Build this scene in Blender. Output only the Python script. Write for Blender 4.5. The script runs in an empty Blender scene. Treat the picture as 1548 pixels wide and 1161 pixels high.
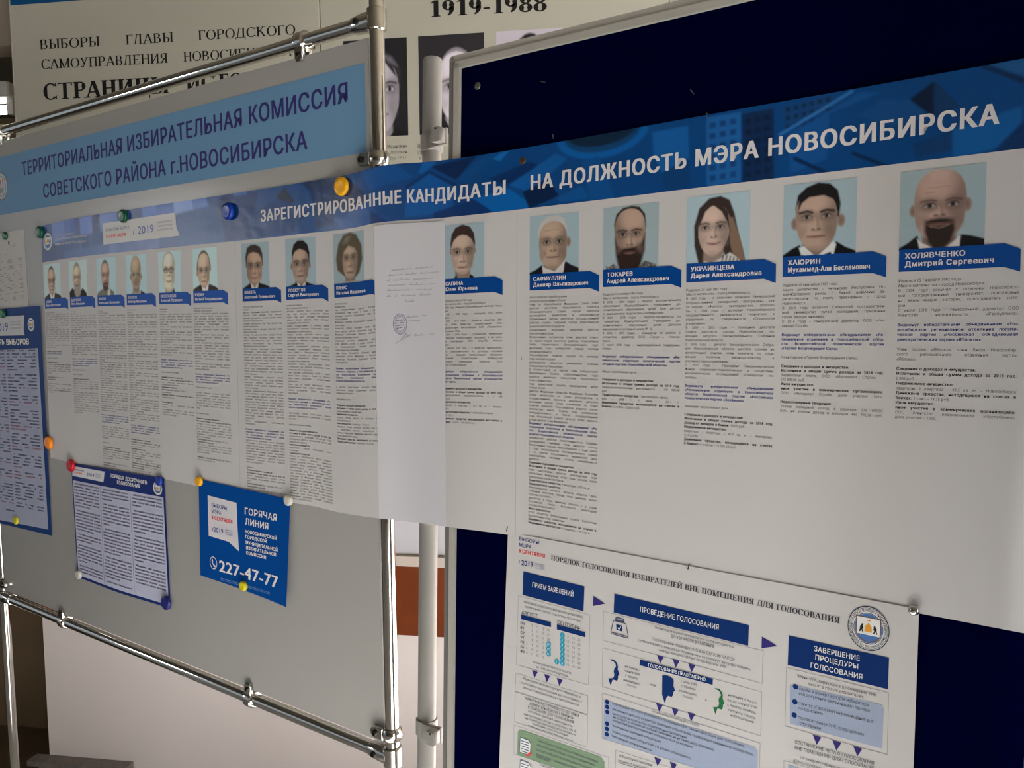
import bpy, math, random
import numpy as np
from mathutils import Matrix, Vector

SC = bpy.context.scene
COL = SC.collection
random.seed(7)
RNG = np.random.default_rng(7)

# ------------------------------------------------------------------ camera
FPX, PITCH, ROLL, YAW = 1240.5, .0799, -.0073, .1552
IW, IH = 1548, 1161
CAM = np.array([0., 0., 1.55])


def _rcam():
    c, s = math.cos(YAW), math.sin(YAW)
    rz = np.array([[c, s, 0], [-s, c, 0], [0, 0, 1]])
    ax = np.array([[1, 0, 0], [0, 0, -1], [0, 1, 0]], float)
    cp, sp = math.cos(PITCH), math.sin(PITCH)
    rx = np.array([[1, 0, 0], [0, cp, -sp], [0, sp, cp]])
    cr, sr = math.cos(ROLL), math.sin(ROLL)
    ro = np.array([[cr, -sr, 0], [sr, cr, 0], [0, 0, 1]])
    return ro @ rx @ ax @ rz


RC = _rcam()
cam = bpy.data.cameras.new('camera')
cam.sensor_fit = 'HORIZONTAL'
cam.sensor_width = 36.0
cam.lens = FPX / IW * 36.0
cam.clip_start = .02
cam.clip_end = 60
cam_o = bpy.data.objects.new('camera', cam)
COL.objects.link(cam_o)
M = Matrix.Identity(4)
for i in range(3):
    M[i][0], M[i][1], M[i][2], M[i][3] = RC[0][i], -RC[1][i], -RC[2][i], CAM[i]
cam_o.matrix_world = M
SC.camera = cam_o

# ------------------------------------------------------------------ colour management, world, daylight
SC.view_settings.view_transform = 'Standard'
SC.view_settings.look = 'None'
SC.view_settings.gamma = 1.0
SC.view_settings.use_curve_mapping = False
SC.view_settings.exposure = -0.36

world = bpy.data.worlds.new('overcast_sky')
SC.world = world
world.use_nodes = True
world.node_tree.nodes['Background'].inputs[0].default_value = (.80, .90, 1.0, 1)
world.node_tree.nodes['Background'].inputs[1].default_value = .6

ROOM = dict(x0=-8.6, x1=4.6, y0=-3.2, y1=2.504, z1=2.9)


def area(name, loc, target, sx, sy, power, col, spread=math.pi):
    l = bpy.data.lights.new(name, 'AREA')
    l.shape = 'RECTANGLE'
    l.size, l.size_y, l.energy, l.color, l.spread = sx, sy, power, col, spread
    o = bpy.data.objects.new(name, l)
    COL.objects.link(o)
    o.location = loc
    d = Vector(target) - Vector(loc)
    o.rotation_euler = d.to_track_quat('-Z', 'Y').to_euler()
    return o


# daylight entering through the windows behind the camera (the lamps sit in the glazed openings)
WINDOWS = [(2.25, 3.35, .45, 2.25)]
WPOWER = (48,)
for k, (xa, xb, za, zb) in enumerate(WINDOWS):
    area('daylight_window', ((xa + xb) / 2, ROOM['y0'] - .02, (za + zb) / 2), ((xa + xb) / 2, 0, (za + zb) / 2),
         xb - xa - .12, zb - za - .12, WPOWER[k], (.93, .96, 1.0))
SIDE = (-2.7, -1.0, .20, 2.40)      # window in the right-hand wall, low, past the end of the boards
area('daylight_window', (ROOM['x1'] + .02, (SIDE[0] + SIDE[1]) / 2, (SIDE[2] + SIDE[3]) / 2), (0, (SIDE[0] + SIDE[1]) / 2, (SIDE[2] + SIDE[3]) / 2),
     SIDE[1] - SIDE[0] - .12, SIDE[3] - SIDE[2] - .12, 240, (.97, .97, 1.0))
LEFTW = (.10, .95, 1.85, 2.70)      # small bright window at the far left end of the lobby
area('daylight_window', (ROOM['x0'] - .02, (LEFTW[0] + LEFTW[1]) / 2, (LEFTW[2] + LEFTW[3]) / 2), (0, (LEFTW[0] + LEFTW[1]) / 2, (LEFTW[2] + LEFTW[3]) / 2),
     LEFTW[1] - LEFTW[0] - .1, LEFTW[3] - LEFTW[2] - .1, 34, (.97, .98, 1.0))
# low sun through the same windows: it falls on the floor only and brightens everything from below
sun = bpy.data.lights.new('low_sun', 'SUN')
sun.energy, sun.angle, sun.color = 122.0, .02, (1.0, .995, .985)
sun_o = bpy.data.objects.new('low_sun', sun)
COL.objects.link(sun_o)
sun_o.rotation_euler = Vector((-.63 * .935, .777 * .935, -.355)).to_track_quat('-Z', 'Y').to_euler()
sun_o.location = (4, -6, 5)


# ------------------------------------------------------------------ helpers: rays, planes, paper surfaces
def ray(x, y):
    return RC.T @ np.array([(x - IW / 2) / FPX, (y - IH / 2) / FPX, 1.])


def proj(p):
    q = (np.asarray(p) - CAM) @ RC.T
    return np.stack([q[..., 0] / q[..., 2] * FPX + IW / 2, q[..., 1] / q[..., 2] * FPX + IH / 2], -1)


class Plane:
    """upright board face: u along it, v up, d out towards the room"""
    def __init__(s, az, lean, d, px):
        s.h = np.array([math.cos(az), -math.sin(az), 0])
        n = np.array([-math.sin(az), -math.cos(az), 0])
        up = np.array([0, 0, 1.])
        s.v = up * math.cos(lean) - n * math.sin(lean)
        s.n = n * math.cos(lean) + up * math.sin(lean)
        s.d = d
        s.o = s.hit(*px)

    def hit(s, x, y, off=0):
        r = ray(x, y)
        return CAM + r * ((s.d + off) / (r @ s.n))

    def uv(s, x, y, off=0):
        p = s.hit(x, y, off) - s.o
        return np.array([p @ s.h, p @ s.v])

    def pt(s, u, v, d=0):
        return s.o + s.h * u + s.v * v + s.n * d

    def mat(s, u=0, v=0, d=0):
        m = Matrix.Identity(4)
        p = s.pt(u, v, d)
        for i in range(3):
            m[i][0], m[i][1], m[i][2], m[i][3] = s.h[i], -s.n[i], s.v[i], p[i]
        return m


PL = Plane(.4610, -.0031, -1.025, (580, 500))       # face of the white board
PR = Plane(.4643, .0361, -1.0121387, (690, 500))    # face of the navy board
PW = Plane(0, 0, -ROOM['y1'], (700, 500))           # wall behind
PW.o = np.array([0, ROOM['y1'], 0.])


def smooth(a, b, x):
    t = min(max((x - a) / (b - a), 0), 1)
    return t * t * (3 - 2 * t)


def pinterp(x, pts):
    xs = np.array([p[0] for p in pts], float)
    ys = np.array([p[1] for p in pts], float)
    h = np.diff(xs)
    d = np.diff(ys) / h
    m = np.zeros(len(xs))
    m[1:-1] = (d[:-1] * h[1:] + d[1:] * h[:-1]) / (h[:-1] + h[1:])
    m[0], m[-1] = d[0], d[-1]
    i = int(np.clip(np.searchsorted(xs, x) - 1, 0, len(h) - 1))
    t = (x - xs[i]) / h[i]
    return ((2 * t**3 - 3 * t**2 + 1) * ys[i] + (t**3 - 2 * t**2 + t) * h[i] * m[i]
            + (-2 * t**3 + 3 * t**2) * ys[i + 1] + (t**3 - t**2) * h[i] * m[i + 1])


class Surf:
    """a sheet ruled between its top and bottom edges; S metres along, Y metres down"""
    def __init__(s, T, B):
        s.T, s.B = np.array(T), np.array(B)
        mid = (s.T + s.B) / 2
        s.S = np.concatenate([[0], np.cumsum(np.linalg.norm(np.diff(mid, axis=0), axis=1))])
        s.Hm = float(np.linalg.norm(s.T - s.B, axis=1).mean())
        s.tp, s.bp = proj(s.T), proj(s.B)

    def P(s, S, Y, off=0.):
        S, Y = np.asarray(S, float), np.asarray(Y, float)
        i = np.clip(np.searchsorted(s.S, S) - 1, 0, len(s.S) - 2)
        f = ((S - s.S[i]) / (s.S[i + 1] - s.S[i]))[..., None]
        T = s.T[i] * (1 - f) + s.T[i + 1] * f
        B = s.B[i] * (1 - f) + s.B[i + 1] * f
        p = T + (B - T) * (Y / s.Hm)[..., None]
        d = s.T[i + 1] - s.T[i]
        n = np.cross(B - T, d)
        n /= np.linalg.norm(n, axis=-1)[..., None]
        off = np.asarray(off, float)
        return p + n * (off[..., None] if off.ndim else off)

    def inv(s, x, y):
        q = np.array([x, y], float)
        a, b = s.bp - s.tp, q - s.tp
        c = a[:, 0] * b[:, 1] - a[:, 1] * b[:, 0]
        k = np.where(np.sign(c[:-1]) != np.sign(c[1:]))[0]
        i = int(k[0]) if len(k) else (0 if abs(c[0]) < abs(c[-1]) else len(c) - 2)
        f = c[i] / (c[i] - c[i + 1])
        S = s.S[i] + (s.S[i + 1] - s.S[i]) * f
        T = s.T[i] * (1 - f) + s.T[i + 1] * f
        B = s.B[i] * (1 - f) + s.B[i + 1] * f
        t = np.linalg.lstsq(np.stack([B - T, -ray(x, y)], 1), CAM - T, rcond=None)[0][0]
        return np.array([S, t * s.Hm])


def flat_sheet(pl, tl, tr, br, bl, off, n=12, curl=None):
    """sheet between four corners on a board face; curl(s)->extra lift of the bottom edge"""
    a, b, c, d = [pl.hit(*q, off) for q in (tl, tr, br, bl)]
    T = [a + (b - a) * k / n for k in range(n + 1)]
    B = [d + (c - d) * k / n for k in range(n + 1)]
    if curl:
        B = [p + pl.n * curl(k / n) for k, p in enumerate(B)]
        T = [p + pl.n * curl(k / n) * .3 for k, p in enumerate(T)]
    return Surf(T, B)


# ------------------------------------------------------------------ helpers: materials
def lin(c):
    c = np.asarray(c, float) / 255
    return np.where(c <= .04045, c / 12.92, ((c + .055) / 1.055) ** 2.4)


PAPER_ALB = .66


def ink(rgb, ref=(163, 161, 162)):
    """albedo of a printed colour judged against bare paper in the same light"""
    return np.clip(lin(rgb) / lin(ref) * PAPER_ALB, .002, .92)


MATS = {}


def mat(name, col, rough=.6, metal=0., spec=.12, noise=0., scale=30., bump=0., coat=0., emit=None, estr=0., bscale=None, attr=None):
    if name in MATS:
        return MATS[name]
    m = bpy.data.materials.new(name)
    m.use_nodes = True
    nt = m.node_tree
    b = nt.nodes['Principled BSDF']
    b.inputs['Roughness'].default_value = rough
    b.inputs['Metallic'].default_value = metal
    b.inputs['Specular IOR Level'].default_value = spec
    b.inputs['Coat Weight'].default_value = coat
    col = [float(x) for x in col]
    b.inputs['Base Color'].default_value = (*col, 1)
    if attr:
        a = nt.nodes.new('ShaderNodeAttribute')
        a.attribute_name = attr
        nt.links.new(a.outputs['Color'], b.inputs['Base Color'])
    if noise or bump:
        tc = nt.nodes.new('ShaderNodeTexCoord')
        n = nt.nodes.new('ShaderNodeTexNoise')
        n.inputs['Scale'].default_value = scale
        n.inputs['Detail'].default_value = 5
        nt.links.new(tc.outputs['Object'], n.inputs['Vector'])
        if noise and not attr:
            r = nt.nodes.new('ShaderNodeMapRange')
            r.inputs['To Min'].default_value = 1 - noise
            r.inputs['To Max'].default_value = 1 + noise
            nt.links.new(n.outputs['Fac'], r.inputs['Value'])
            mx = nt.nodes.new('ShaderNodeVectorMath')
            mx.operation = 'SCALE'
            mx.inputs[0].default_value = col
            nt.links.new(r.outputs['Result'], mx.inputs['Scale'])
            nt.links.new(mx.outputs['Vector'], b.inputs['Base Color'])
        if bump:
            n2 = n
            if bscale:
                n2 = nt.nodes.new('ShaderNodeTexNoise')
                n2.inputs['Scale'].default_value = bscale
                n2.inputs['Detail'].default_value = 3
                nt.links.new(tc.outputs['Object'], n2.inputs['Vector'])
            bp = nt.nodes.new('ShaderNodeBump')
            bp.inputs['Strength'].default_value = bump
            bp.inputs['Distance'].default_value = .002
            nt.links.new(n2.outputs['Fac'], bp.inputs['Height'])
            nt.links.new(bp.outputs['Normal'], b.inputs['Normal'])
    if emit is not None:
        b.inputs['Emission Color'].default_value = (*emit, 1)
        b.inputs['Emission Strength'].default_value = estr
    MATS[name] = m
    return m


def inkmat(rgb, ref=(163, 161, 162), rough=.55):
    return mat('ink_%02x%02x%02x_%d' % (*rgb, ref[0]), ink(rgb, ref), rough, spec=.08)


# ------------------------------------------------------------------ helpers: meshes and objects
def _clip(p, x, sg):
    out = []
    for a, b in zip(p, np.roll(p, -1, axis=0)):
        ia, ib = sg * (a[0] - x) >= 0, sg * (b[0] - x) >= 0
        if ia:
            out.append(a)
        if ia != ib:
            f = (x - a[0]) / (b[0] - a[0])
            out.append(a + (b - a) * f)
    return np.array(out).reshape(-1, 2)


class MB:
    def __init__(s):
        s.V, s.L, s.N, s.I, s.n, s.col = [], [], [], [], 0, []

    def add(s, V, faces, mi=0):
        V = np.asarray(V, float)
        for f in faces:
            s.L.append(np.asarray(f, int) + s.n)
            s.N.append(len(f))
            s.I.append(mi)
        s.V.append(V)
        s.n += len(V)

    def add_tris(s, V, T, mi=0):
        s.V.append(V)
        s.L.append((T + s.n).ravel())
        s.N.extend([3] * len(T))
        s.I.extend([mi] * len(T))
        s.n += len(V)

    # --- solids in a frame given by a function f(u, v, d)
    def box(s, f, u0, u1, v0, v1, d0, d1, mi=0, bev=0.):
        if bev:
            ua, ub, va, vb = u0 + bev, u1 - bev, v0 + bev, v1 - bev
            da, db = d0, d1
            ring = [(ua, v0), (ub, v0), (u1, va), (u1, vb), (ub, v1), (ua, v1), (u0, vb), (u0, va)]
            s.prism(f, ring, da, db, mi, bev)
            return
        P = [f(u, v, d) for d in (d0, d1) for (u, v) in ((u0, v0), (u1, v0), (u1, v1), (u0, v1))]
        s.add(P, [(3, 2, 1, 0), (4, 5, 6, 7), (0, 1, 5, 4), (1, 2, 6, 5), (2, 3, 7, 6), (3, 0, 4, 7)], mi)

    def prism(s, f, poly, d0, d1, mi=0, bev=0.):
        n = len(poly)
        c = np.mean(poly, axis=0)
        rings = []
        if bev:
            ins = [tuple(np.array(p) + (c - np.array(p)) / max(np.linalg.norm(c - np.array(p)), 1e-9) * bev) for p in poly]
            lev = [(ins, d0), (poly, d0 + (bev if d1 > d0 else -bev)), (poly, d1 - (bev if d1 > d0 else -bev)), (ins, d1)]
        else:
            lev = [(poly, d0), (poly, d1)]
        V = [f(u, v, d) for (pp, d) in lev for (u, v) in pp]
        F = [tuple(range(n))[::-1], tuple(range((len(lev) - 1) * n, len(lev) * n))]
        for k in range(len(lev) - 1):
            for i in range(n):
                j = (i + 1) % n
                F.append((k * n + i, k * n + j, (k + 1) * n + j, (k + 1) * n + i))
        s.add(V, F, mi)

    def tube(s, pts, radii, n=24, mi=0, caps=True):
        """round bar through points with a radius at each"""
        pts = [np.asarray(p, float) for p in pts]
        ax = pts[-1] - pts[0]
        ax = ax / np.linalg.norm(ax)
        t = np.array([0, 0, 1.]) if abs(ax[2]) < .9 else np.array([1., 0, 0])
        e1 = np.cross(ax, t)
        e1 /= np.linalg.norm(e1)
        e2 = np.cross(ax, e1)
        V, F = [], []
        for p, r in zip(pts, radii):
            for k in range(n):
                a = 2 * math.pi * k / n
                V.append(p + (e1 * math.cos(a) + e2 * math.sin(a)) * r)
        for i in range(len(pts) - 1):
            for k in range(n):
                j = (k + 1) % n
                F.append((i * n + k, i * n + j, (i + 1) * n + j, (i + 1) * n + k))
        if caps:
            F.append(tuple(range(n))[::-1])
            F.append(tuple(range((len(pts) - 1) * n, len(pts) * n)))
        s.add(V, F, mi)

    def lathe(s, f, u, v, prof, n=28, mi=0, sq=1.):
        """turned body about the outward axis; prof = [(radius, d), ...]"""
        V, F = [], []
        for (r, d) in prof:
            for k in range(n):
                a = 2 * math.pi * k / n
                V.append(f(u + r * math.cos(a), v + r * math.sin(a) * sq, d))
        for i in range(len(prof) - 1):
            for k in range(n):
                j = (k + 1) % n
                F.append((i * n + k, i * n + j, (i + 1) * n + j, (i + 1) * n + k))
        F.append(tuple(range(n))[::-1])
        F.append(tuple(range((len(prof) - 1) * n, len(prof) * n)))
        s.add(V, F, mi)

    # --- flat print on a sheet
    def spoly(s, sf, pts, off, mi=0, sub=None):
        """polygon in sheet coordinates (S, Y)"""
        pts = np.asarray(pts, float)
        lo, hi = pts[:, 0].min(), pts[:, 0].max()
        st = sub or .012
        n = int(math.ceil((hi - lo) / st)) if len(sf.S) > 3 else 1
        for k in range(n):
            c = pts
            if n > 1:
                c = _clip(_clip(pts, lo + (hi - lo) * k / n, 1), lo + (hi - lo) * (k + 1) / n, -1)
            if len(c) >= 3:
                s.add(sf.P(c[:, 0], c[:, 1], off), [tuple(range(len(c)))[::-1]], mi)

    def srect(s, sf, S0, Y0, S1, Y1, off, mi=0, nx=1):
        xs = np.linspace(S0, S1, nx + 1)
        V = np.concatenate([sf.P(xs, np.full(nx + 1, Y0), off), sf.P(xs, np.full(nx + 1, Y1), off)])
        s.add(V, [(i, nx + 1 + i, nx + 2 + i, i + 1) for i in range(nx)], mi)

    def ppoly(s, sf, px, off, mi=0):
        s.spoly(sf, [sf.inv(*q) for q in px], off, mi)

    def sline(s, sf, pts, w, off, mi=0):
        pts = np.asarray(pts, float)
        V, F = [], []
        for a, b in zip(pts[:-1], pts[1:]):
            d = b - a
            l = np.linalg.norm(d)
            if l < 1e-9:
                continue
            nn = np.array([-d[1], d[0]]) / l * w / 2
            k = len(V)
            V += [a + nn, b + nn, b - nn, a - nn]
            F.append((k, k + 1, k + 2, k + 3))
        if V:
            V = np.array(V)
            s.add(sf.P(V[:, 0], V[:, 1], off), F, mi)

    def pline(s, sf, px, w, off, mi=0):
        s.sline(sf, [sf.inv(*q) for q in px], w, off, mi)

    def sell(s, sf, S, Y, rx, ry, off, mi=0, n=28, a0=0, a1=2 * math.pi, inner=0.):
        a = np.linspace(a0, a1, n + 1)
        if inner:
            V = np.concatenate([sf.P(S + rx * np.cos(a), Y + ry * np.sin(a), off),
                                sf.P(S + rx * inner * np.cos(a), Y + ry * inner * np.sin(a), off)])
            s.add(V, [(i, i + 1, n + 2 + i, n + 1 + i) for i in range(n)], mi)
        else:
            a = a[:-1]
            s.add(sf.P(S + rx * np.cos(a), Y + ry * np.sin(a), off), [tuple(range(n))], mi)

    def sheet(s, sf, thick=.0003, ny=8, mi=0):
        n = len(sf.S)
        Y = np.linspace(0, sf.Hm, ny + 1)
        g = np.array([sf.P(sf.S, np.full(n, y), 0) for y in Y])
        bk = np.array([sf.P(sf.S, np.full(n, y), -thick) for y in Y])
        V = np.concatenate([g.reshape(-1, 3), bk.reshape(-1, 3)])
        o = (ny + 1) * n
        F = []
        for j in range(ny):
            for i in range(n - 1):
                a = j * n + i
                F.append((a, a + n, a + n + 1, a + 1))
                F.append((o + a, o + a + 1, o + a + n + 1, o + a + n))
        for i in range(n - 1):
            F.append((i, i + 1, o + i + 1, o + i))
            b = ny * n + i
            F.append((b, o + b, o + b + 1, b + 1))
        for j in range(ny):
            a = j * n
            F.append((a, o + a, o + a + n, a + n))
            b = j * n + n - 1
            F.append((b, b + n, o + b + n, o + b))
        s.add(V, F, mi)


def mesh_from(name, mb, mats, inv=None, smooth_=False):
    V = np.concatenate(mb.V) if mb.V else np.zeros((0, 3))
    if inv is not None:
        m = np.array(inv)
        V = V @ m[:3, :3].T + m[:3, 3]
    L = np.concatenate(mb.L) if mb.L else np.zeros(0, int)
    N = np.array(mb.N, int)
    me = bpy.data.meshes.new(name)
    me.vertices.add(len(V))
    me.vertices.foreach_set('co', V.astype(np.float32).ravel())
    me.loops.add(len(L))
    me.loops.foreach_set('vertex_index', L.astype(np.int32))
    me.polygons.add(len(N))
    st = np.concatenate([[0], np.cumsum(N)[:-1]]) if len(N) else np.zeros(0)
    me.polygons.foreach_set('loop_start', st.astype(np.int32))
    for m_ in mats:
        me.materials.append(m_)
    me.polygons.foreach_set('material_index', np.array(mb.I, np.int32))
    me.polygons.foreach_set('use_smooth', np.full(len(N), bool(smooth_)))
    me.update(calc_edges=True)
    if mb.col:
        c = np.concatenate(mb.col)
        at = me.color_attributes.new('print', 'FLOAT_COLOR', 'POINT')
        at.data.foreach_set('color', np.concatenate([c, np.ones((len(c), 1))], 1).astype(np.float32).ravel())
    me.validate()
    return me


ROOTM = {}


def props(o, label=None, cat=None, group=None, kind=None):
    for k, v in (('label', label), ('category', cat), ('group', group), ('kind', kind)):
        if v:
            o[k] = v
    return o


def thing(name, label, cat, m, group=None):
    o = bpy.data.objects.new(name, None)
    COL.objects.link(o)
    o.empty_display_size = .05
    o.matrix_world = m
    ROOTM[o.name] = m.copy()
    return props(o, label, cat, group)


def autosmooth(me, ang=40):
    me.polygons.foreach_set('use_smooth', np.ones(len(me.polygons), bool))
    a = math.radians(ang)
    import bmesh
    bm = bmesh.new()
    bm.from_mesh(me)
    for e in bm.edges:
        e.smooth = not (len(e.link_faces) == 2 and e.calc_face_angle(0) > a)
    bm.to_mesh(me)
    bm.free()


def part(name, mb, mats, parent, label=None, sm=False, kind=None):
    m = ROOTM[parent.name]
    me = mesh_from(name, mb, mats if isinstance(mats, (list, tuple)) else [mats], m.inverted())
    if sm:
        autosmooth(me)
    o = bpy.data.objects.new(name, me)
    COL.objects.link(o)
    o.parent = parent
    ROOTM[o.name] = m
    return props(o, label, kind=kind)


def solo(name, mb, mats, m, label=None, cat=None, group=None, kind=None, sm=False):
    me = mesh_from(name, mb, mats if isinstance(mats, (list, tuple)) else [mats], m.inverted())
    if sm:
        autosmooth(me)
    o = bpy.data.objects.new(name, me)
    COL.objects.link(o)
    o.matrix_world = m
    ROOTM[o.name] = m.copy()
    return props(o, label, cat, group, kind)


def xyz(x, y, z):
    return np.array([x, y, z], float)


def loc_m(x, y, z):
    return Matrix.Translation((x, y, z))


# ------------------------------------------------------------------ helpers: lettering
GLY = {}
_cu = bpy.data.curves.new('glyph', 'FONT')
_ob = bpy.data.objects.new('glyph', _cu)
COL.objects.link(_ob)


RES = {'Э': 4, 'М': 3, 'Х': 4, 'э': 4, '0': 2, '6': 2, '9': 2, '8': 2, '5': 2, 'я': 2}


def _shape(body, off, res):
    _cu.body, _cu.offset, _cu.resolution_u = body, off, res
    e = _ob.evaluated_get(bpy.context.evaluated_depsgraph_get())
    me = e.to_mesh()
    co = np.empty(len(me.vertices) * 3, np.float32)
    me.vertices.foreach_get('co', co)
    me.calc_loop_triangles()
    tr = np.empty(len(me.loop_triangles) * 3, np.int32)
    me.loop_triangles.foreach_get('vertices', tr)
    e.to_mesh_clear()
    return co.reshape(-1, 3)[:, :2].astype(float), tr.reshape(-1, 3)


STY = {'R': 0., 'M': .012, 'B': .026, 'X': .040, 'L': 0.}


def glyph(ch, sty, res):
    k = (ch, sty, res)
    if k not in GLY:
        if sty in ('S', 'SB'):
            GLY[k] = serif(ch, sty == 'SB')
        else:
            w = np.ptp
            hh = _shape('НН', 0, 1)[0]
            hc = _shape('Н' + ch + 'Н', 0, 1)[0]
            adv = (hc[:, 0].max() - hh[:, 0].max()) if ch != ' ' else .28
            v, t = _shape(ch, 0, max(RES.get(ch, res), 4 if ch in 'ЭХэ' else res if ch != 'М' else 3)) if ch != ' ' else (np.zeros((0, 2)), np.zeros((0, 3), int))
            o = STY[sty]
            if o and len(v):      # heavier weights: the same letter overprinted with small shifts
                sh = [(0, 0), (2 * o, 0)] if res == 1 else [(0, .3 * o), (o, -.3 * o), (o, .3 * o), (2 * o, -.3 * o), (0, -.3 * o), (2 * o, .3 * o)]
                n = len(v)
                lay = len(sh)
                v, t = np.concatenate([v + np.array(s_) for s_ in sh]), np.concatenate([t + n * k_ for k_ in range(len(sh))])
            GLY[k] = (v, t, adv + STY[sty] * 1.6)
    return GLY[k]


CAPU = .728


def serif(ch, bold):
    """Roman capitals drawn stroke by stroke, cap height scaled to CAPU"""
    S, T = (.20, .075) if bold else (.135, .062)
    sl, st = (.08, .062) if bold else (.07, .05)
    V, F = [], []

    def poly(p):
        k = len(V)
        V.extend(p)
        for i in range(1, len(p) - 1):
            F.append((k, k + i, k + i + 1))

    def rc(x0, y0, x1, y1):
        poly([(x0, y0), (x1, y0), (x1, y1), (x0, y1)])

    def stem(x, y0=0., y1=1., b=1, t=1):
        rc(x, y0, x + S, y1)
        if b: rc(x - sl, y0, x + S + sl, y0 + st)
        if t: rc(x - sl, y1 - st, x + S + sl, y1)

    def bar(x0, x1, y, t=None):
        rc(x0, y - (t or T) / 2, x1, y + (t or T) / 2)

    def diag(x0, y0, x1, y1, w):
        poly([(x0 - w / 2, y0), (x0 + w / 2, y0), (x1 + w / 2, y1), (x1 - w / 2, y1)])

    def ft(x, y=0.):
        w = S * .5 + sl
        rc(x - w, y, x + w, y + st)

    def tick(x, y, d, w=None):
        w = w or T * 1.3
        poly([(x - w, y), (x, y), (x, y + d), (x - w * .5, y + d * .9)])

    def ring(cx, cy, rx, ry, a0=0., a1=360., n=26):
        P = []
        for i in range(n + 1):
            a = math.radians(a0 + (a1 - a0) * i / n)
            t = T + (S * 1.08 - T) * abs(math.cos(a)) ** 1.6
            P.append(((cx + rx * math.cos(a), cy + ry * math.sin(a)),
                      (cx + (rx - t) * math.cos(a), cy + (ry - min(t, T * 1.25 if abs(math.sin(a)) > .6 else t)) * math.sin(a))))
        for a, b in zip(P[:-1], P[1:]):
            poly([a[0], b[0], b[1], a[1]])

    def bowl(x, y0, y1, w):
        c = (y0 + y1) / 2
        rc(x, y1 - T, x + w * .42, y1)
        rc(x, y0, x + w * .42, y0 + T)
        ring(x + w * .42, c, w * .58, (y1 - y0) / 2, -90, 90, 18)

    x = sl + .02
    if ch == 'А':
        diag(.08, 0, .37, 1, T * 1.2); diag(.66, 0, .38, 1, S); bar(.17, .56, .33); ft(.08); ft(.66); adv = .76
    elif ch == 'Б':
        stem(x); bar(x, x + .5, 1 - T / 2); tick(x + .5, 1, -.2); bowl(x + S * .6, 0, .56, .44); adv = .70
    elif ch == 'В':
        stem(x); bowl(x + S * .6, .5, 1, .40); bowl(x + S * .6, 0, .54, .46); adv = .72
    elif ch == 'Г':
        stem(x); bar(x, x + .48, 1 - T / 2); tick(x + .48, 1, -.22); adv = .62
    elif ch == 'Д':
        diag(.17, T, .30, 1, T * 1.2); rc(.56, 0, .56 + S, 1); bar(.24, .56 + S + sl, 1 - T / 2); bar(.02, .8, T / 2)
        tick(.08, T, -.24); poly([(.74, T), (.8, T), (.8, -.22), (.77, -.2)]); adv = .84
    elif ch == 'Е':
        stem(x); bar(x, x + .5, 1 - T / 2); tick(x + .5, 1, -.2); bar(x, x + .5, T / 2); tick(x + .52, 0, .22); bar(x, x + .36, .52); tick(x + .38, .43, .18); adv = .68
    elif ch == 'З':
        ring(.27, .74, .26, .26, -90, 150, 18); ring(.27, .26, .30, .28, -150, 90, 20); bar(.18, .34, .5); adv = .62
    elif ch in 'ИЙ':
        stem(x); stem(x + .46); diag(x + S * .8, .1, x + .46 + S * .2, .9, T * 1.3); adv = .46 + S + 2 * x
        if ch == 'Й': ring((adv) / 2, 1.26, .16, .15, 200, 340, 10)
    elif ch == 'К':
        stem(x); diag(x + S * .9, .45, x + .46, 1, T * 1.4); diag(x + .56, 0, x + S + .12, .58, S); ft(x + .58); bar(x + .36, x + .6, 1 - st / 2, st); adv = .80
    elif ch == 'Л':
        diag(.12, .05, .26, 1, T * 1.3); stem(.46, 0, 1, 1, 1); bar(.18, .5, 1 - T / 2); ft(.12); adv = .74
    elif ch == 'М':
        stem(x, 0, 1, 1, 0); stem(x + .66, 0, 1, 1, 0); diag(x + S * .6, 1, x + .36, .02, S * .9); diag(x + .70, 1, x + .40, .02, T * 1.3)
        bar(x - sl, x + S, 1 - st / 2, st); bar(x + .66, x + .66 + S + sl, 1 - st / 2, st); adv = .66 + S + 2 * x
    elif ch == 'Н':
        stem(x); stem(x + .46); bar(x, x + .5, .52); adv = .46 + S + 2 * x
    elif ch == 'О':
        ring(.40, .5, .38, .52); adv = .80
    elif ch == 'П':
        stem(x); stem(x + .44); bar(x, x + .5, 1 - T / 2); adv = .44 + S + 2 * x
    elif ch == 'Р':
        stem(x); bowl(x + S * .6, .44, 1, .46); adv = .68
    elif ch == 'С':
        ring(.40, .5, .38, .52, 42, 318); tick(.72, .98, -.26); tick(.72, .02, .22); adv = .76
    elif ch == 'Т':
        stem(.30, 0, 1, 1, 0); bar(.02, .58 + S, 1 - T / 2); tick(.58 + S, 1, -.22); poly([(.02, 1), (.07, 1), (.045, .8), (.02, .78)]); adv = .60 + S
    elif ch == 'У':
        diag(.40, .32, .14, 1, S); diag(.28, 0, .62, 1, T * 1.3); ring(.2, .1, .12, .1, 180, 360, 8); bar(.02, .28, 1 - st / 2, st); bar(.5, .74, 1 - st / 2, st); adv = .76
    elif ch in 'ЦЩ':
        k = 2 if ch == 'Щ' else 1
        for i in range(k + 1): stem(x + .40 * i)
        e = x + .40 * k + S
        bar(x, e + .1, T / 2); poly([(e + .03, T), (e + .1, T), (e + .1, -.24), (e + .06, -.22)]); adv = e + .13
    elif ch == 'Ы':
        stem(x); bowl(x + S * .6, 0, .56, .40); stem(x + .56); adv = .56 + S + 2 * x
    elif ch == 'Я':
        stem(.46); P0 = len(V); bowl(0, .44, 1, .44)
        V[P0:] = [(.52 - a, b) for a, b in V[P0:]]
        diag(.12, 0, .40, .48, S * .85); ft(.12); adv = .46 + S + sl + .03
    elif ch == '1':
        stem(.20, 0, 1, 1, 0); diag(.10, .84, .24, .98, T * 1.5); adv = .52
    elif ch == '9':
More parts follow.
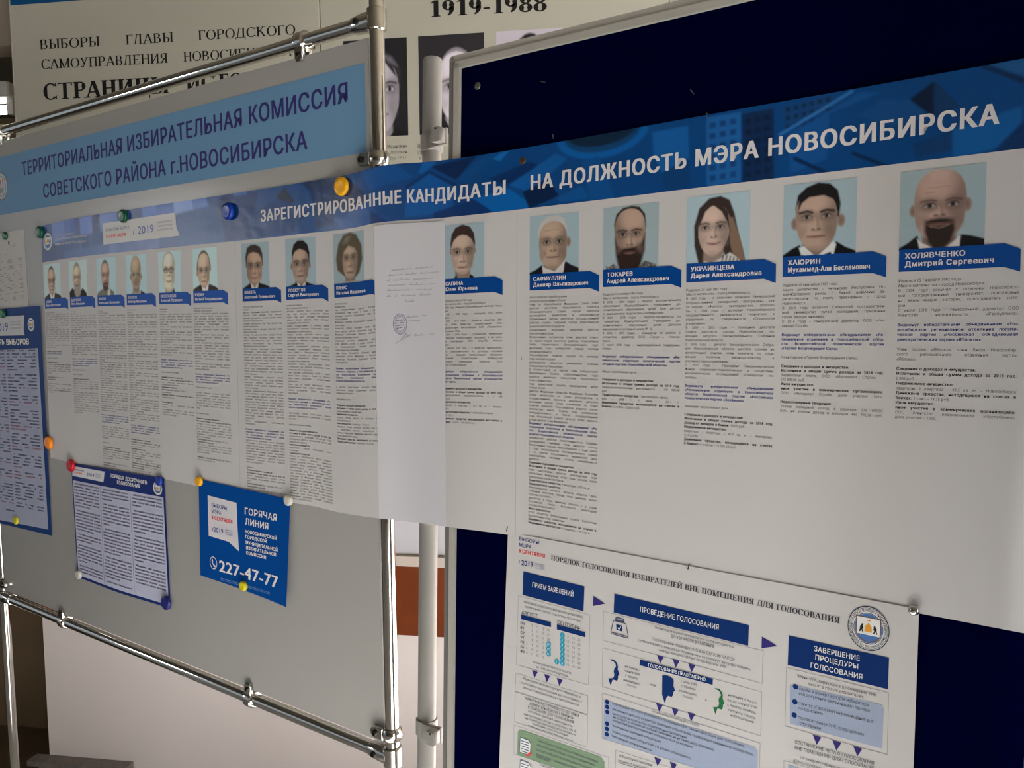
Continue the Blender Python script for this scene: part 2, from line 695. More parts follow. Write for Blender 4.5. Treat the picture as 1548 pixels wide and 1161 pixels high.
        ring(.28, .68, .25, .32); ring(.18, .48, .35, .48, -75, 10, 14); adv = .58
    elif ch == '8':
        ring(.28, .75, .23, .25); ring(.28, .26, .27, .28); adv = .58
    elif ch == '-':
        bar(.04, .30, .36, .1); adv = .36
    else:
        adv = .36
    return np.array(V, float).reshape(-1, 2) * CAPU, np.array(F, int).reshape(-1, 3), adv * CAPU


class Txt:
    """collects letters for one mesh on one sheet"""
    def __init__(s, sf):
        s.sf, s.b = sf, {}

    def width(s, string, sty):
        return sum(glyph(c, sty, 1)[2] for c in string)

    def put(s, string, S0, Y0, sx, sy, sty, mi, off, res, slope=0., sp=None, gap=0.):
        x = 0.
        B = s.b.setdefault((mi, off), [[], [], 0, []])
        for c in string:
            v, t, a = glyph(c, sty, res)
            if len(v):
                px = S0 + (x + v[:, 0]) * sx
                py = Y0 + (x * sx) * slope - v[:, 1] * sy
                B[0].append(np.stack([px, py], 1))
                n1 = 1 if sty in ('R', 'L', 'S', 'SB') else (2 if res == 1 else 6)
                B[3].append(np.repeat(np.arange(n1), len(v) // n1) * 2e-5)
                B[1].append(t + B[2])
                B[2] += len(v)
            x += (a if c != ' ' or sp is None else sp) + gap
        return x * sx

    def fit(s, string, p0, p1, cap, sty='B', mi=0, off=.0004, res=2):
        """stretch a line between two sheet points, capitals cap metres high"""
        p0, p1 = np.asarray(p0), np.asarray(p1)
        w = s.width(string, sty)
        sx = (p1[0] - p0[0]) / w
        s.put(string, p0[0], p0[1], sx, cap / CAPU, sty, mi, off, res, (p1[1] - p0[1]) / (p1[0] - p0[0]))

    def pfit(s, string, q0, q1, cappx, sty='B', mi=0, off=.0004, res=2):
        a, b = s.sf.inv(*q0), s.sf.inv(*q1)
        c = s.sf.inv(q0[0], q0[1] - cappx)
        s.fit(string, a, b, abs(a[1] - c[1]), sty, mi, off, res)

    def line(s, string, S0, Y0, cap, sty='R', mi=0, off=.0004, res=1, width=None, just=False, cond=1., align='L'):
        sy = cap / CAPU
        sx = sy * cond
        w = s.width(string, sty) * sx
        ns = string.count(' ')
        sp = None
        if width and w > width:
            sx *= width / w
            w = width
        elif width and just and ns:
            sp = .28 + STY.get(sty, 0) * 1.6 + (width - w) / sx / ns
        elif width and align == 'C':
            S0 += (width - w) / 2
        s.put(string, S0, Y0, sx, sy, sty, mi, off, res, 0., sp)
        return w

    def mb(s, mb=None):
        mb = mb or MB()
        for (mi, off), (P, T, n, Z) in s.b.items():
            if n:
                P = np.concatenate(P)
                mb.add_tris(s.sf.P(P[:, 0], P[:, 1], off + np.concatenate(Z)), np.concatenate(T)[:, ::-1], mi)
        return mb


# ------------------------------------------------------------------ helpers: printed pictures (painted point by point into a fine grid)
class Canvas:
    def __init__(s, w, h, col, ref=(163, 161, 162), asp=1.):
        s.w, s.h, s.ref = w, h, ref
        s.X, s.Y = np.meshgrid(np.linspace(0, 1, w), np.linspace(0, 1, h) * asp)
        s.C = np.zeros((h, w, 3)) + ink(col, ref)
        s.m = None
        s.tone = 1.

    def mix(s, a, col):
        a = np.clip(a, 0, 1)
        if s.m is not None:
            a = a * s.m
        a = a[..., None]
        s.C = s.C * (1 - a) + ink([x * s.tone for x in col], s.ref) * a

    def ell(s, cx, cy, rx, ry, col, soft=.02, al=1., rot=0.):
        c, n = math.cos(rot), math.sin(rot)
        dx, dy = s.X - cx, s.Y - cy
        u, v = (dx * c + dy * n) / rx, (-dx * n + dy * c) / ry
        d = (np.sqrt(u * u + v * v) - 1) * min(rx, ry)
        s.mix((.5 - d / max(soft, 1e-4)) * 1. * al if soft < .03 else np.clip(.5 - d / soft, 0, 1) * al, col)

    def cover(s, pts, soft=.02):
        p = np.asarray(pts, float)
        ins = np.zeros(s.X.shape, bool)
        dist = np.full(s.X.shape, 1e9)
        for i in range(len(p)):
            a, b = p[i], p[(i + 1) % len(p)]
            d = b - a
            L = d @ d + 1e-12
            t = np.clip(((s.X - a[0]) * d[0] + (s.Y - a[1]) * d[1]) / L, 0, 1)
            dist = np.minimum(dist, np.hypot(s.X - a[0] - t * d[0], s.Y - a[1] - t * d[1]))
            if a[1] != b[1]:
                cr = ((a[1] > s.Y) != (b[1] > s.Y)) & (s.X < (b[0] - a[0]) * (s.Y - a[1]) / (b[1] - a[1]) + a[0])
                ins ^= cr
        sd = np.where(ins, -dist, dist)
        return np.clip(.5 - sd / soft, 0, 1)

    def poly(s, pts, col, soft=.02, al=1.):
        s.mix(s.cover(pts, soft) * al, col)

    def line(s, pts, w, col, soft=.012, al=1.):
        p = np.asarray(pts, float)
        dist = np.full(s.X.shape, 1e9)
        for a, b in zip(p[:-1], p[1:]):
            d = b - a
            t = np.clip(((s.X - a[0]) * d[0] + (s.Y - a[1]) * d[1]) / (d @ d + 1e-12), 0, 1)
            dist = np.minimum(dist, np.hypot(s.X - a[0] - t * d[0], s.Y - a[1] - t * d[1]))
        s.mix(np.clip(.5 - (dist - w / 2) / soft, 0, 1) * al, col)

    def to(s, mb, sf, S0, Y0, S1, Y1, off, mi=0, mask=None):
        S = S0 + (S1 - S0) * np.linspace(0, 1, s.w)
        Y = Y0 + (Y1 - Y0) * np.linspace(0, 1, s.h)
        SS, YY = np.meshgrid(S, Y)
        V = sf.P(SS.ravel(), YY.ravel(), off)
        i = np.arange(s.w * s.h).reshape(s.h, s.w)
        Q = np.stack([i[:-1, :-1], i[1:, :-1], i[1:, 1:], i[:-1, 1:]], -1).reshape(-1, 4)
        if mask is not None:
            Q = Q[mask(s.X, s.Y)[:-1, :-1].ravel()]
        mb.V.append(V)
        mb.L.append((Q + mb.n).ravel())
        mb.N.extend([4] * len(Q))
        mb.I.extend([mi] * len(Q))
        mb.n += len(V)
        mb.col.append(s.C.reshape(-1, 3))


PRINT = mat('printed_picture', (.5, .5, .5), .5, spec=.08, attr='print')

# ================================================================== THE SETTING
R_ = ROOM
ID = Matrix.Identity(4)
wallpaint = mat('wall_paint_pinkish_cream', lin((243, 233, 228)), .75, noise=.03, scale=4, bump=.15, bscale=220)
plainwall = mat('wall_paint_grey_white', lin((140, 138, 132)), .8, noise=.03, scale=3)
panelwall = mat('wall_panelling_dark_brown', lin((92, 82, 70)), .7, noise=.12, scale=5)
floorm = mat('floor_terrazzo_grey', lin((186, 184, 180)), .5, noise=.15, scale=60)
ceilm = mat('ceiling_whitewash', lin((112, 106, 94)), .9, noise=.03, scale=3)
darkdoor = mat('dark_brown_lacquer', lin((112, 94, 72)), .5, noise=.2, scale=6)
tanpaint = mat('tan_wall_paint', lin((168, 146, 112)), .7, noise=.05, scale=5)
lintelm = mat('lintel_beige', lin((178, 166, 150)), .8, noise=.03, scale=5)
woodm = mat('varnished_brown_wood', lin((116, 56, 26)), .45, noise=.28, scale=7)
stripm = mat('cream_rail', lin((200, 188, 178)), .6)
skirtm = mat('skirting_grey_stone', lin((128, 120, 115)), .7, noise=.35, scale=40)
winframe = mat('window_frame_white', lin((222, 222, 220)), .4)
glassm = bpy.data.materials.new('window_glass')
glassm.use_nodes = True
_g = glassm.node_tree.nodes['Principled BSDF']
_g.inputs['Transmission Weight'].default_value = 1
_g.inputs['Roughness'].default_value = 0
_g.inputs['IOR'].default_value = 1.01

WX0 = -2.058     # left end of the wall behind the boards


def slab(name, x0, x1, y0, y1, z0, z1, m, kind='structure', label=None):
    mb = MB()
    mb.box(xyz, x0, x1, y0, y1, z0, z1)
    return solo(name, mb, m, ID, label, kind=kind)


slab('floor', R_['x0'] - .15, R_['x1'] + .15, R_['y0'] - .15, 5.2, -.1, 0, floorm)
slab('ceiling', R_['x0'] - .15, R_['x1'] + .15, R_['y0'] - .15, 5.2, R_['z1'], R_['z1'] + .1, ceilm)
slab('wall_back', WX0, R_['x1'], R_['y1'], R_['y1'] + .12, 0, R_['z1'], wallpaint)
# wall with the windows, behind the camera
mb = MB()
xs = [R_['x0']]
for (xa, xb, za, zb) in sorted(WINDOWS):
    xs += [xa, xb]
xs.append(R_['x1'])
for k in range(len(xs) - 1):
    if k % 2 == 0:
        mb.box(xyz, xs[k], xs[k + 1], R_['y0'] - .12, R_['y0'], 0, R_['z1'])
    else:
        za, zb = WINDOWS[0][2:]
        mb.box(xyz, xs[k], xs[k + 1], R_['y0'] - .12, R_['y0'], 0, za)
        mb.box(xyz, xs[k], xs[k + 1], R_['y0'] - .12, R_['y0'], zb, R_['z1'])
solo('wall_front', mb, panelwall, ID, kind='structure')
for k, (xa, xb, za, zb) in enumerate(WINDOWS):
    w = thing('window_%d' % (k + 1), None, None, loc_m((xa + xb) / 2, R_['y0'], za))
    w['kind'] = 'structure'
    mb = MB()
    y0, y1 = R_['y0'] - .09, R_['y0'] - .03
    for (a, b, c, d) in ((xa, xa + .05, za, zb), (xb - .05, xb, za, zb), (xa + .05, xb - .05, za, za + .05), (xa + .05, xb - .05, zb - .05, zb),
                         ((xa + xb) / 2 - .025, (xa + xb) / 2 + .025, za + .05, zb - .05)):
        mb.box(xyz, a, b, y0, y1, c, d)
    part('frame', mb, winframe, w)
    mb = MB()
    mb.box(xyz, xa - .08, xb + .08, R_['y0'], R_['y0'] + .16, za - .04, za)
    part('sill', mb, winframe, w)

# passage to the left of the wall
slab('wall_passage', R_['x0'], WX0, 5.0, 5.12, 0, R_['z1'], tanpaint)
slab('wall_passage_side', WX0, WX0 + .12, R_['y1'] + .12, 5.0, 0, R_['z1'], tanpaint)
slab('wall_lintel', R_['x0'], WX0, R_['y1'] + .13, R_['y1'] + .24, 2.508, R_['z1'], lintelm)
slab('trim_1', -2.165, WX0 - .03, R_['y1'] + .16, R_['y1'] + .22, 1.30, 2.508, tanpaint)
mb = MB()
mb.box(xyz, -2.165, WX0 - .03, R_['y1'] + .16, R_['y1'] + .22, 0, 1.298)
mb.box(xyz, -4.6, -2.166, R_['y1'] + .20, R_['y1'] + .24, 0, 2.10)
d1 = solo('door_1', mb, darkdoor, ID, kind='structure')
slab('trim_2', -4.6, -2.166, R_['y1'] + .19, R_['y1'] + .25, 2.104, 2.15, darkdoor)

slab('floor_passage', R_['x0'], WX0 - .004, 1.75, 5.0, 0, .004, mat('brown_linoleum', lin((88, 72, 54)), .6, noise=.2, scale=18))

# wooden rail and cream strip across the wall, skirting at its foot
slab('trim_3', WX0 + .002, R_['x1'] - .002, R_['y1'] - .022, R_['y1'], .536, .763, woodm)
slab('trim_4', WX0 + .002, R_['x1'] - .002, R_['y1'] - .03, R_['y1'], .765, .797, stripm)
slab('baseboard_back', WX0 - .05, -1.735, R_['y1'] - .05, R_['y1'], 0, .022, skirtm)

# fluorescent lamps: one on the passage ceiling far to the left, one glimpsed beyond the wall end
lampbody = mat('lamp_housing_white', lin((225, 225, 222)), .4)
lampglow = mat('lit_fluorescent_tube', (.9, .9, .85), .4, emit=(1., .97, .88), estr=14.)


def tube_lamp(label, p0, p1, up, r=.019, group='fluorescent lamps'):
    p0, p1, up = [np.array(q, float) for q in (p0, p1, up)]
    ax = p1 - p0
    L = np.linalg.norm(ax)
    ax /= L
    sd = np.cross(ax, up)
    root = thing('fluorescent_lamp', label, 'lamp', loc_m(*((p0 + p1) / 2 + up * .09)), group)
    f = lambda u, v, d: p0 + ax * u + up * v + sd * d
    mb = MB()
    mb.box(f, -.03, L + .03, .035, .09, -.045, .045, bev=.006)
    part('housing', mb, lampbody, root)
    mb = MB()
    for u in (-.012, L + .012):
        mb = MB()
        mb.box(f, u - .012, u + .012, -.022, .036, -.02, .02)
        part('lamp_holder', mb, lampbody, root)
    mb = MB()
    mb.tube([p0, p1], [r, r], 20)
    part('tube', mb, lampglow, root, sm=True)
    return root


# ================================================================== THE STANDS
chrome = mat('polished_chrome_tube', lin((205, 203, 198)), .07, 1., noise=.03, scale=9)
chrome2 = mat('cast_chrome_fitting', lin((190, 188, 182)), .16, 1., noise=.05, scale=60)
darkscrew = mat('dark_socket_screw', lin((60, 58, 54)), .35, .9)
boardm = mat('magnetic_board_white', lin((172, 171, 167)), .16, spec=.5, noise=.012, scale=3, bump=.10, bscale=260)
boardedge = mat('board_edge_white', lin((214, 208, 202)), .5)
whitepaintm = mat('white_painted_steel', lin((146, 144, 140)), .38, noise=.03, scale=25)
alum = mat('white_plastic_profile', lin((178, 175, 167)), .42, noise=.02, scale=20)
alumdk = mat('grey_plastic_profile', lin((118, 117, 114)), .45, noise=.02, scale=20)
feltm = mat('navy_felt', lin((1, 3, 40)), .95, spec=.0, noise=.18, scale=160, bump=.5, bscale=900)
striplb = mat('title_strip_pale_blue', ink((71, 97, 114), (124, 119, 112)) * .78, .5, noise=.02, scale=6)
stripink = mat('title_ink_violet', ink((38, 34, 78), (150, 148, 140)), .5)

fL = lambda u, v, d: PL.pt(u, v, d)
fR = lambda u, v, d: PR.pt(u, v, d)
TR_ = .0125
DA = -.004         # tube axis behind the board face
TZ = -.0045        # right post
UL = -1.5265       # left post
VT, VB = .5185, -.7640
BV0, BV1, BU0, BU1 = -.7435, .4925, -1.509, -.0215


def floor_v(pl, u, d):
    p = pl.pt(u, 0, d)
    return -p[2] / pl.v[2]


st = thing('display_stand', 'white magnetic notice board held by clips in a chrome tube stand', 'display stand', PL.mat(-.77, floor_v(PL, -.77, DA), DA))
mb = MB()
mb.box(fL, BU0, BU1, BV0, BV1, -.008, 0, bev=.0012)
bo = part('board', mb, [boardm], st)
for u in (TZ, UL):
    mb = MB()
    mb.tube([fL(u, floor_v(PL, u, DA) + .012, DA), fL(u, .80, DA)], [TR_, TR_], 40)
    po = part('post', mb, chrome, st, sm=True)
    mb = MB()
    q = fL(u, floor_v(PL, u, DA), DA)
    mb.tube([q, q + [0, 0, .012], q + [0, 0, .016]], [.021, .021, .014], 28)
    part('foot', mb, chrome2, po, sm=True)
for v in (VT, VB):
    mb = MB()
    mb.tube([fL(UL + .02, v, DA), fL(TZ - .02, v, DA)], [TR_, TR_], 40)
    part('rail', mb, chrome, st, sm=True)
# crosswise legs under the board keep the stand upright
for u in (TZ, UL):
    mb = MB()
    v = floor_v(PL, u, DA) + .05
    mb.tube([fL(u, v, DA + .016), fL(u, v, DA + .30)], [.0125, .0125], 24)
    mb.tube([fL(u, v, DA - .016), fL(u, v, DA - .30)], [.0125, .0125], 24)
    part('leg', mb, chrome, st, sm=True)


def tee(u, v, sgn):
    """sleeve round a post with a tapering socket that takes the rail"""
    mb = MB()
    R = .0168
    mb.tube([fL(u, v - .018, DA), fL(u, v - .0165, DA), fL(u, v + .0165, DA), fL(u, v + .018, DA)], [R - .0015, R, R, R - .0015], 36)
    # socket: rounded shell tapering from the sleeve to the rail
    a, b = u + sgn * .006, u + sgn * .052
    prof = []
    mb.tube([fL(a, v, DA), fL(u + sgn * .024, v, DA), fL(b - sgn * .004, v, DA), fL(b, v, DA)], [.0172, .0172, .0150, .0138], 30)
    c = part('tube_connector', mb, chrome2, st, sm=True)
    mb = MB()
    f2 = lambda uu, vv, d: PL.pt(uu, vv, d)
    mb.lathe(f2, u + sgn * .033, v, [(.0058, DA + .0135), (.0058, DA + .0185), (.0048, DA + .0195), (.0046, DA + .0178), (.001, DA + .0176)], 20)
    part('screw', mb, darkscrew, c, sm=True)


for (u, s_) in ((TZ, -1), (UL, 1)):
    tee(u, VT, s_)
    tee(u, VB, s_)


def clip_rail(u, v, sgn):
    """ring round a rail with a forked jaw that grips the board edge"""
    mb = MB()
    R = .0178
    mb.tube([fL(u - .0125, v, DA), fL(u - .0095, v, DA), fL(u, v, DA), fL(u + .0095, v, DA), fL(u + .0125, v, DA)], [R - .003, R, R + .0006, R, R - .003], 32)
    w = .0105
    y0, y1 = (v + sgn * .010, v + sgn * .036)
    lo, hi = min(y0, y1), max(y0, y1)
    pol = [(u - w, lo), (u + w, lo), (u + w, hi - .006), (u + w * .6, hi), (u - w * .6, hi), (u - w, hi - .006)]
    if sgn < 0:
        pol = [(u - w, hi), (u - w, lo + .006), (u - w * .6, lo), (u + w * .6, lo), (u + w, lo + .006), (u + w, hi)]
    mb.prism(fL, pol, .0012, .0085, bev=.0012)
    mb.prism(fL, pol, -.0165, -.0092, bev=.0012)
    c = part('board_clip', mb, chrome2, st, sm=True)
    mb = MB()
    mb.lathe(fL, u, v + sgn * .025, [(.0042, .0075), (.0042, .0112), (.0034, .0120), (.0032, .0106), (.0006, .0104)], 18)
    part('screw', mb, darkscrew, c, sm=True)


def clip_post(u, v, sgn):
    mb = MB()
    R = .0182
    mb.tube([fL(u, v - .0120, DA), fL(u, v - .0085, DA), fL(u, v, DA), fL(u, v + .0085, DA), fL(u, v + .0120, DA)],
            [R - .004, R - .0008, R + .0006, R - .0008, R - .004], 34)
    a, b = u + sgn * .010, u + sgn * .041
    lo, hi = min(a, b), max(a, b)
    w = .0105
    cs = [(lo, v - w), (hi, v - w), (hi, v + w), (lo, v + w)]
    e = .007
    if sgn < 0:
        cs = [(lo, v - w + e), (lo + e, v - w), (hi, v - w), (hi, v + w), (lo + e, v + w), (lo, v + w - e)]
    else:
        cs = [(lo, v - w), (hi - e, v - w), (hi, v - w + e), (hi, v + w - e), (hi - e, v + w), (lo, v + w)]
    mb.prism(fL, cs, .0012, .0115, bev=.0016)
    mb.prism(fL, cs, -.0195, -.0092, bev=.0016)
    c = part('board_clip', mb, chrome2, st, sm=True)
    mb = MB()
    mb.lathe(fL, u + sgn * .029, v, [(.0056, .0105), (.0056, .0142), (.0046, .0150), (.0042, .0132), (.0006, .0130)], 18)
    part('screw', mb, darkscrew, c, sm=True)


for u, v in ((-.188, VT), (-1.365, VT)):
    clip_rail(u, v, -1)
for u, v in ((-1.1760, VB), (-.4030, VB)):
    clip_rail(u, v, 1)
for v in (.2905, -.722):
    clip_post(TZ, v, -1)
for v in (.30, -.722):
    clip_post(UL, v, 1)

# title strip on the white board
ts = Surf([fL(u, .4530, .0004) for u in np.linspace(-1.502, -.0305, 12)], [fL(u, .3042, .0004) for u in np.linspace(-1.502, -.0305, 12)])
mb = MB()
mb.sheet(ts, .0003, 2)
stp = part('title_strip', mb, striplb, st, 'pale blue strip with violet capital lettering')
t = Txt(ts)
t.pfit('ТЕРРИТОРИАЛЬНАЯ ИЗБИРАТЕЛЬНАЯ КОМИССИЯ', (33.6, 266), (530, 153.7), 20.5, 'B', 0, .0003, 3)
t.pfit('СОВЕТСКОГО РАЙОНА г.НОВОСИБИРСКА', (65.9, 299.3), (466, 224.8), 20.5, 'B', 0, .0003, 3)
part('title_text', t.mb(), stripink, stp)
# round emblem of the commission on the strip
E0 = ts.inv(2.5, 282)
mb = MB()
mb.sell(ts, E0[0], E0[1], .0345, .0365, .0004, 0, 40)
mb.sell(ts, E0[0], E0[1], .0345, .0365, .0005, 1, 40, inner=.93)
mb.sell(ts, E0[0], E0[1], .0250, .0265, .0005, 1, 40, inner=.94)
for k, mi in enumerate((2, 3, 4, 2)):
    a = -.9 + k * .45
    mb.spoly(ts, [(E0[0] + .004 + math.sin(a) * .006, E0[1] + .004 - math.cos(a) * .006), (E0[0] + math.sin(a - .16) * .022, E0[1] - math.cos(a - .16) * .022),
                  (E0[0] + math.sin(a + .2) * .022, E0[1] - math.cos(a + .2) * .022)], .0006, mi)
mb.spoly(ts, [(E0[0] - .012, E0[1] + .004), (E0[0] + .012, E0[1] + .004), (E0[0] + .010, E0[1] + .017), (E0[0] - .010, E0[1] + .017)], .0006, 5)
part('emblem', mb, [inkmat((150, 152, 156)), inkmat((70, 72, 82)), inkmat((196, 108, 48)), inkmat((54, 78, 130)), inkmat((214, 214, 214)), inkmat((120, 122, 128))], stp)

# ---- navy board stand
PD = -.030          # pole axis lies behind the board face
UP = float(np.mean([PR.uv(657.5, 160, PD)[0], PR.uv(647, 880, PD)[0], PR.uv(641, 1100, PD)[0]]))
UE = 1.26
st2 = thing('display_stand', 'navy felt notice board in a pale frame clamped to a white steel pole', 'display stand', PR.mat(.6, floor_v(PR, .6, -.02), -.02))
mb = MB()
mb.box(fR, .004, UE - .004, -.776, .410, -.012, 0)
felt = part('felt_panel', mb, feltm, st2)


def profile(u0, u1, v0, v1, inner):
    """two stepped ribs of the edge profile; the inner rib lies on the side facing the felt"""
    mb = MB()
    mb.box(fR, u0, u1, v0, v1, -.019, .0035, 0, bev=.002)
    return mb


mb = MB()
mb.box(fR, -.0165, -.0060, -.790, .4285, -.019, .004, 1, bev=.002)
mb.box(fR, -.0058, .0050, -.790, .4175, -.019, .0065, 0, bev=.002)
part('frame_side', mb, [alum, alumdk], st2, sm=True)
mb = MB()
mb.box(fR, -.0165, UE + .0165, .4185, .4290, -.019, .004, 0, bev=.002)
mb.box(fR, -.0058, UE + .0055, .4080, .4183, -.019, .0065, 0, bev=.002)
part('frame_top', mb, [alum, alumdk], st2, sm=True)
mb = MB()
mb.box(fR, UE - .005, UE + .0165, -.790, .4285, -.019, .0055, 0, bev=.002)
part('frame_side', mb, [alum], st2, sm=True)
mb = MB()
mb.box(fR, -.0165, UE + .0165, -.7915, -.772, -.019, .0055, 0, bev=.002)
part('frame_bottom', mb, [alum], st2, sm=True)
RP = .0158
for u in (UP, UE + .055):
    mb = MB()
    q0 = fR(u, floor_v(PR, u, PD), PD)
    mb.tube([q0, fR(u, .444, PD), fR(u, .4475, PD), fR(u, .4490, PD)], [RP, RP, RP - .0012, RP - .004], 36)
    po = part('pole', mb, whitepaintm, st2, sm=True)
    for v in (.3095, -.676):
        mb = MB()
        mb.tube([fR(u, v - .0135, PD), fR(u, v - .0125, PD), fR(u, v + .0125, PD), fR(u, v + .0135, PD)], [RP + .002, RP + .003, RP + .003, RP + .002], 34)
        s_ = 1 if u < .5 else -1
        a, b = u + s_ * .008, u + s_ * .047
        pol = [(min(a, b), v - .0135), (max(a, b), v - .0105), (max(a, b), v + .0160), (min(a, b), v + .0135)]
        mb.prism(fR, pol, PD + .013, PD + .021, bev=.0015)
        mb.box(fR, min(b - s_ * .016, b), max(b - s_ * .016, b), v - .009, v + .0145, PD + .020, .0075, bev=.001)
        c = part('clamp', mb, whitepaintm, po, sm=True)
        mb = MB()
        mb.lathe(fR, u + s_ * .0235, v - .002, [(.0035, PD + .0205), (.0035, PD + .0222), (.0008, PD + .0225)], 16)
        mb.lathe(fR, u + s_ * .0400, v + .0115, [(.0018, .0070), (.0018, .0082), (.0005, .0083)], 12)
        part('screw', mb, darkscrew, c, sm=True)
    mb = MB()
    q = q0
    for sg in (1, -1):
        mb.box(lambda a, b, c_: q + PR.h * a + np.array([PR.n[0], PR.n[1], 0]) * c_ + np.array([0, 0, b]), -.02, .02, .0, .03, sg * .012, sg * .28)
    part('foot', mb, whitepaintm, po)


# ================================================================== THE INFORMATION PANELS ON THE WALL
fW = lambda u, v, d: np.array([u, R_['y1'] - d, v])
panelm = mat('panel_plastic_warm_white', lin((178, 175, 160)), .55, noise=.015, scale=4)
panelink = inkmat((22, 20, 18), (150, 146, 134), .5)
panelblue = mat('panel_header_blue', ink((4, 42, 66), (132, 126, 114)), .5, noise=.35, scale=14)
PZ0, PZ1 = .800, 2.72


def wall_panel(label, x0, x1):
    root = thing('information_panel', label, 'information panel', loc_m((x0 + x1) / 2, R_['y1'], PZ0))
    mb = MB()
    mb.box(fW, x0, x1, PZ0, PZ1, .001, .012, bev=.001)
    part('panel', mb, panelm, root)
    xs_ = np.linspace(x0, x1, 3)
    sf = Surf([fW(x, PZ1, .0121) for x in xs_], [fW(x, PZ0, .0121) for x in xs_])
    return root, sf


pa, sa = wall_panel('cream wall panel headed with serif lines on city elections, blue strip on top', -2.044, -.9835)
mb = MB()
q = sa.inv(20, 8)
mb.srect(sa, 0.001, .001, 1.055, q[1], .0002, 0)
part('header_band', mb, panelblue, pa)
t = Txt(sa)
for s_, a, b in (('ВЫБОРЫ', (62, 75), (154.8, 70.3)), ('ГЛАВЫ', (192.5, 67.9), (263.8, 63.6)), ('ГОРОДСКОГО', (302.3, 61.3), (449, 52)),
                 ('САМОУПРАВЛЕНИЯ', (64.6, 104.9), (255, 95)), ('НОВОСИБИРСКА', (279, 93.3), (443.5, 84))):
    if s_ == 'САМОУПРАВЛЕНИЯ':
        part('title_text', t.mb(), panelink, pa)
        t = Txt(sa)
    t.pfit(s_, a, b, 14.5, 'S', 0, .0003)
part('title_text', t.mb(), panelink, pa)
t = Txt(sa)
t.pfit('СТРАНИЦЫ', (67.7, 151.4), (257.5, 140.8), 24.5, 'SB', 0, .0003)
t.pfit('ИСТОРИИ', (283, 139), (437, 130.5), 24.0, 'SB', 0, .0003)
part('title_text', t.mb(), panelink, pa)
mb = MB()
cp = PW.uv(473, 70)
mb.box(fW, cp[0] - .010, cp[0] + .012, cp[1] - .012, cp[1] + .012, .0122, .022)
mb.box(fW, cp[0] - .012, cp[0] + .014, cp[1] - .003, cp[1] + .003, .022, .030)
solo('panel_bracket', mb, darkscrew, loc_m(cp[0], R_['y1'] - .012, cp[1]), 'small black bracket at the seam between the two cream wall panels', 'bracket')

pb, sb = wall_panel('cream wall panel dated 1919-1988 with black and white portraits', -.980, .076)
t = Txt(sb)
t.pfit('1919-1988', (652, 26), (832, 16.2), 24.5, 'SB', 0, .0003)
part('title_text', t.mb(), panelink, pb)
mb = MB()
q0_, q1_ = PW.uv(560, 700), PW.uv(740, 834)
mb.box(fW, -.95, .05, PZ0 + .004, PZ0 + .52, .0125, .0135)  # added pale layer; brighter light at the panel foot put into its colour
part('painted_foot_light', mb, mat('foot_light_tone', lin((196, 194, 200)), .6), pb, 'paler layer along the foot of the panel, low light painted as colour')
pc, sc_ = wall_panel('plain cream wall panel hidden mostly behind the navy board', .079, 1.135)

# ================================================================== PRINTED PORTRAITS
def face_outline(cx, top, chin, a, jaw=1., lean=0.):
    prof = [(0, .0), (.015, .30), (.05, .55), (.12, .78), (.22, .93), (.36, 1.0), (.50, 1.0), (.62, .97), (.73, .90 * jaw), (.82, .78 * jaw), (.90, .60 * jaw), (.96, .38 * jaw), (.99, .18), (1, 0)]
    h = chin - top
    L = [(cx - a * f + lean * (t - .4), top + h * t) for t, f in prof]
    Rr = [(cx + a * f + lean * (t - .4), top + h * t) for t, f in prof[::-1]]
    return L + Rr


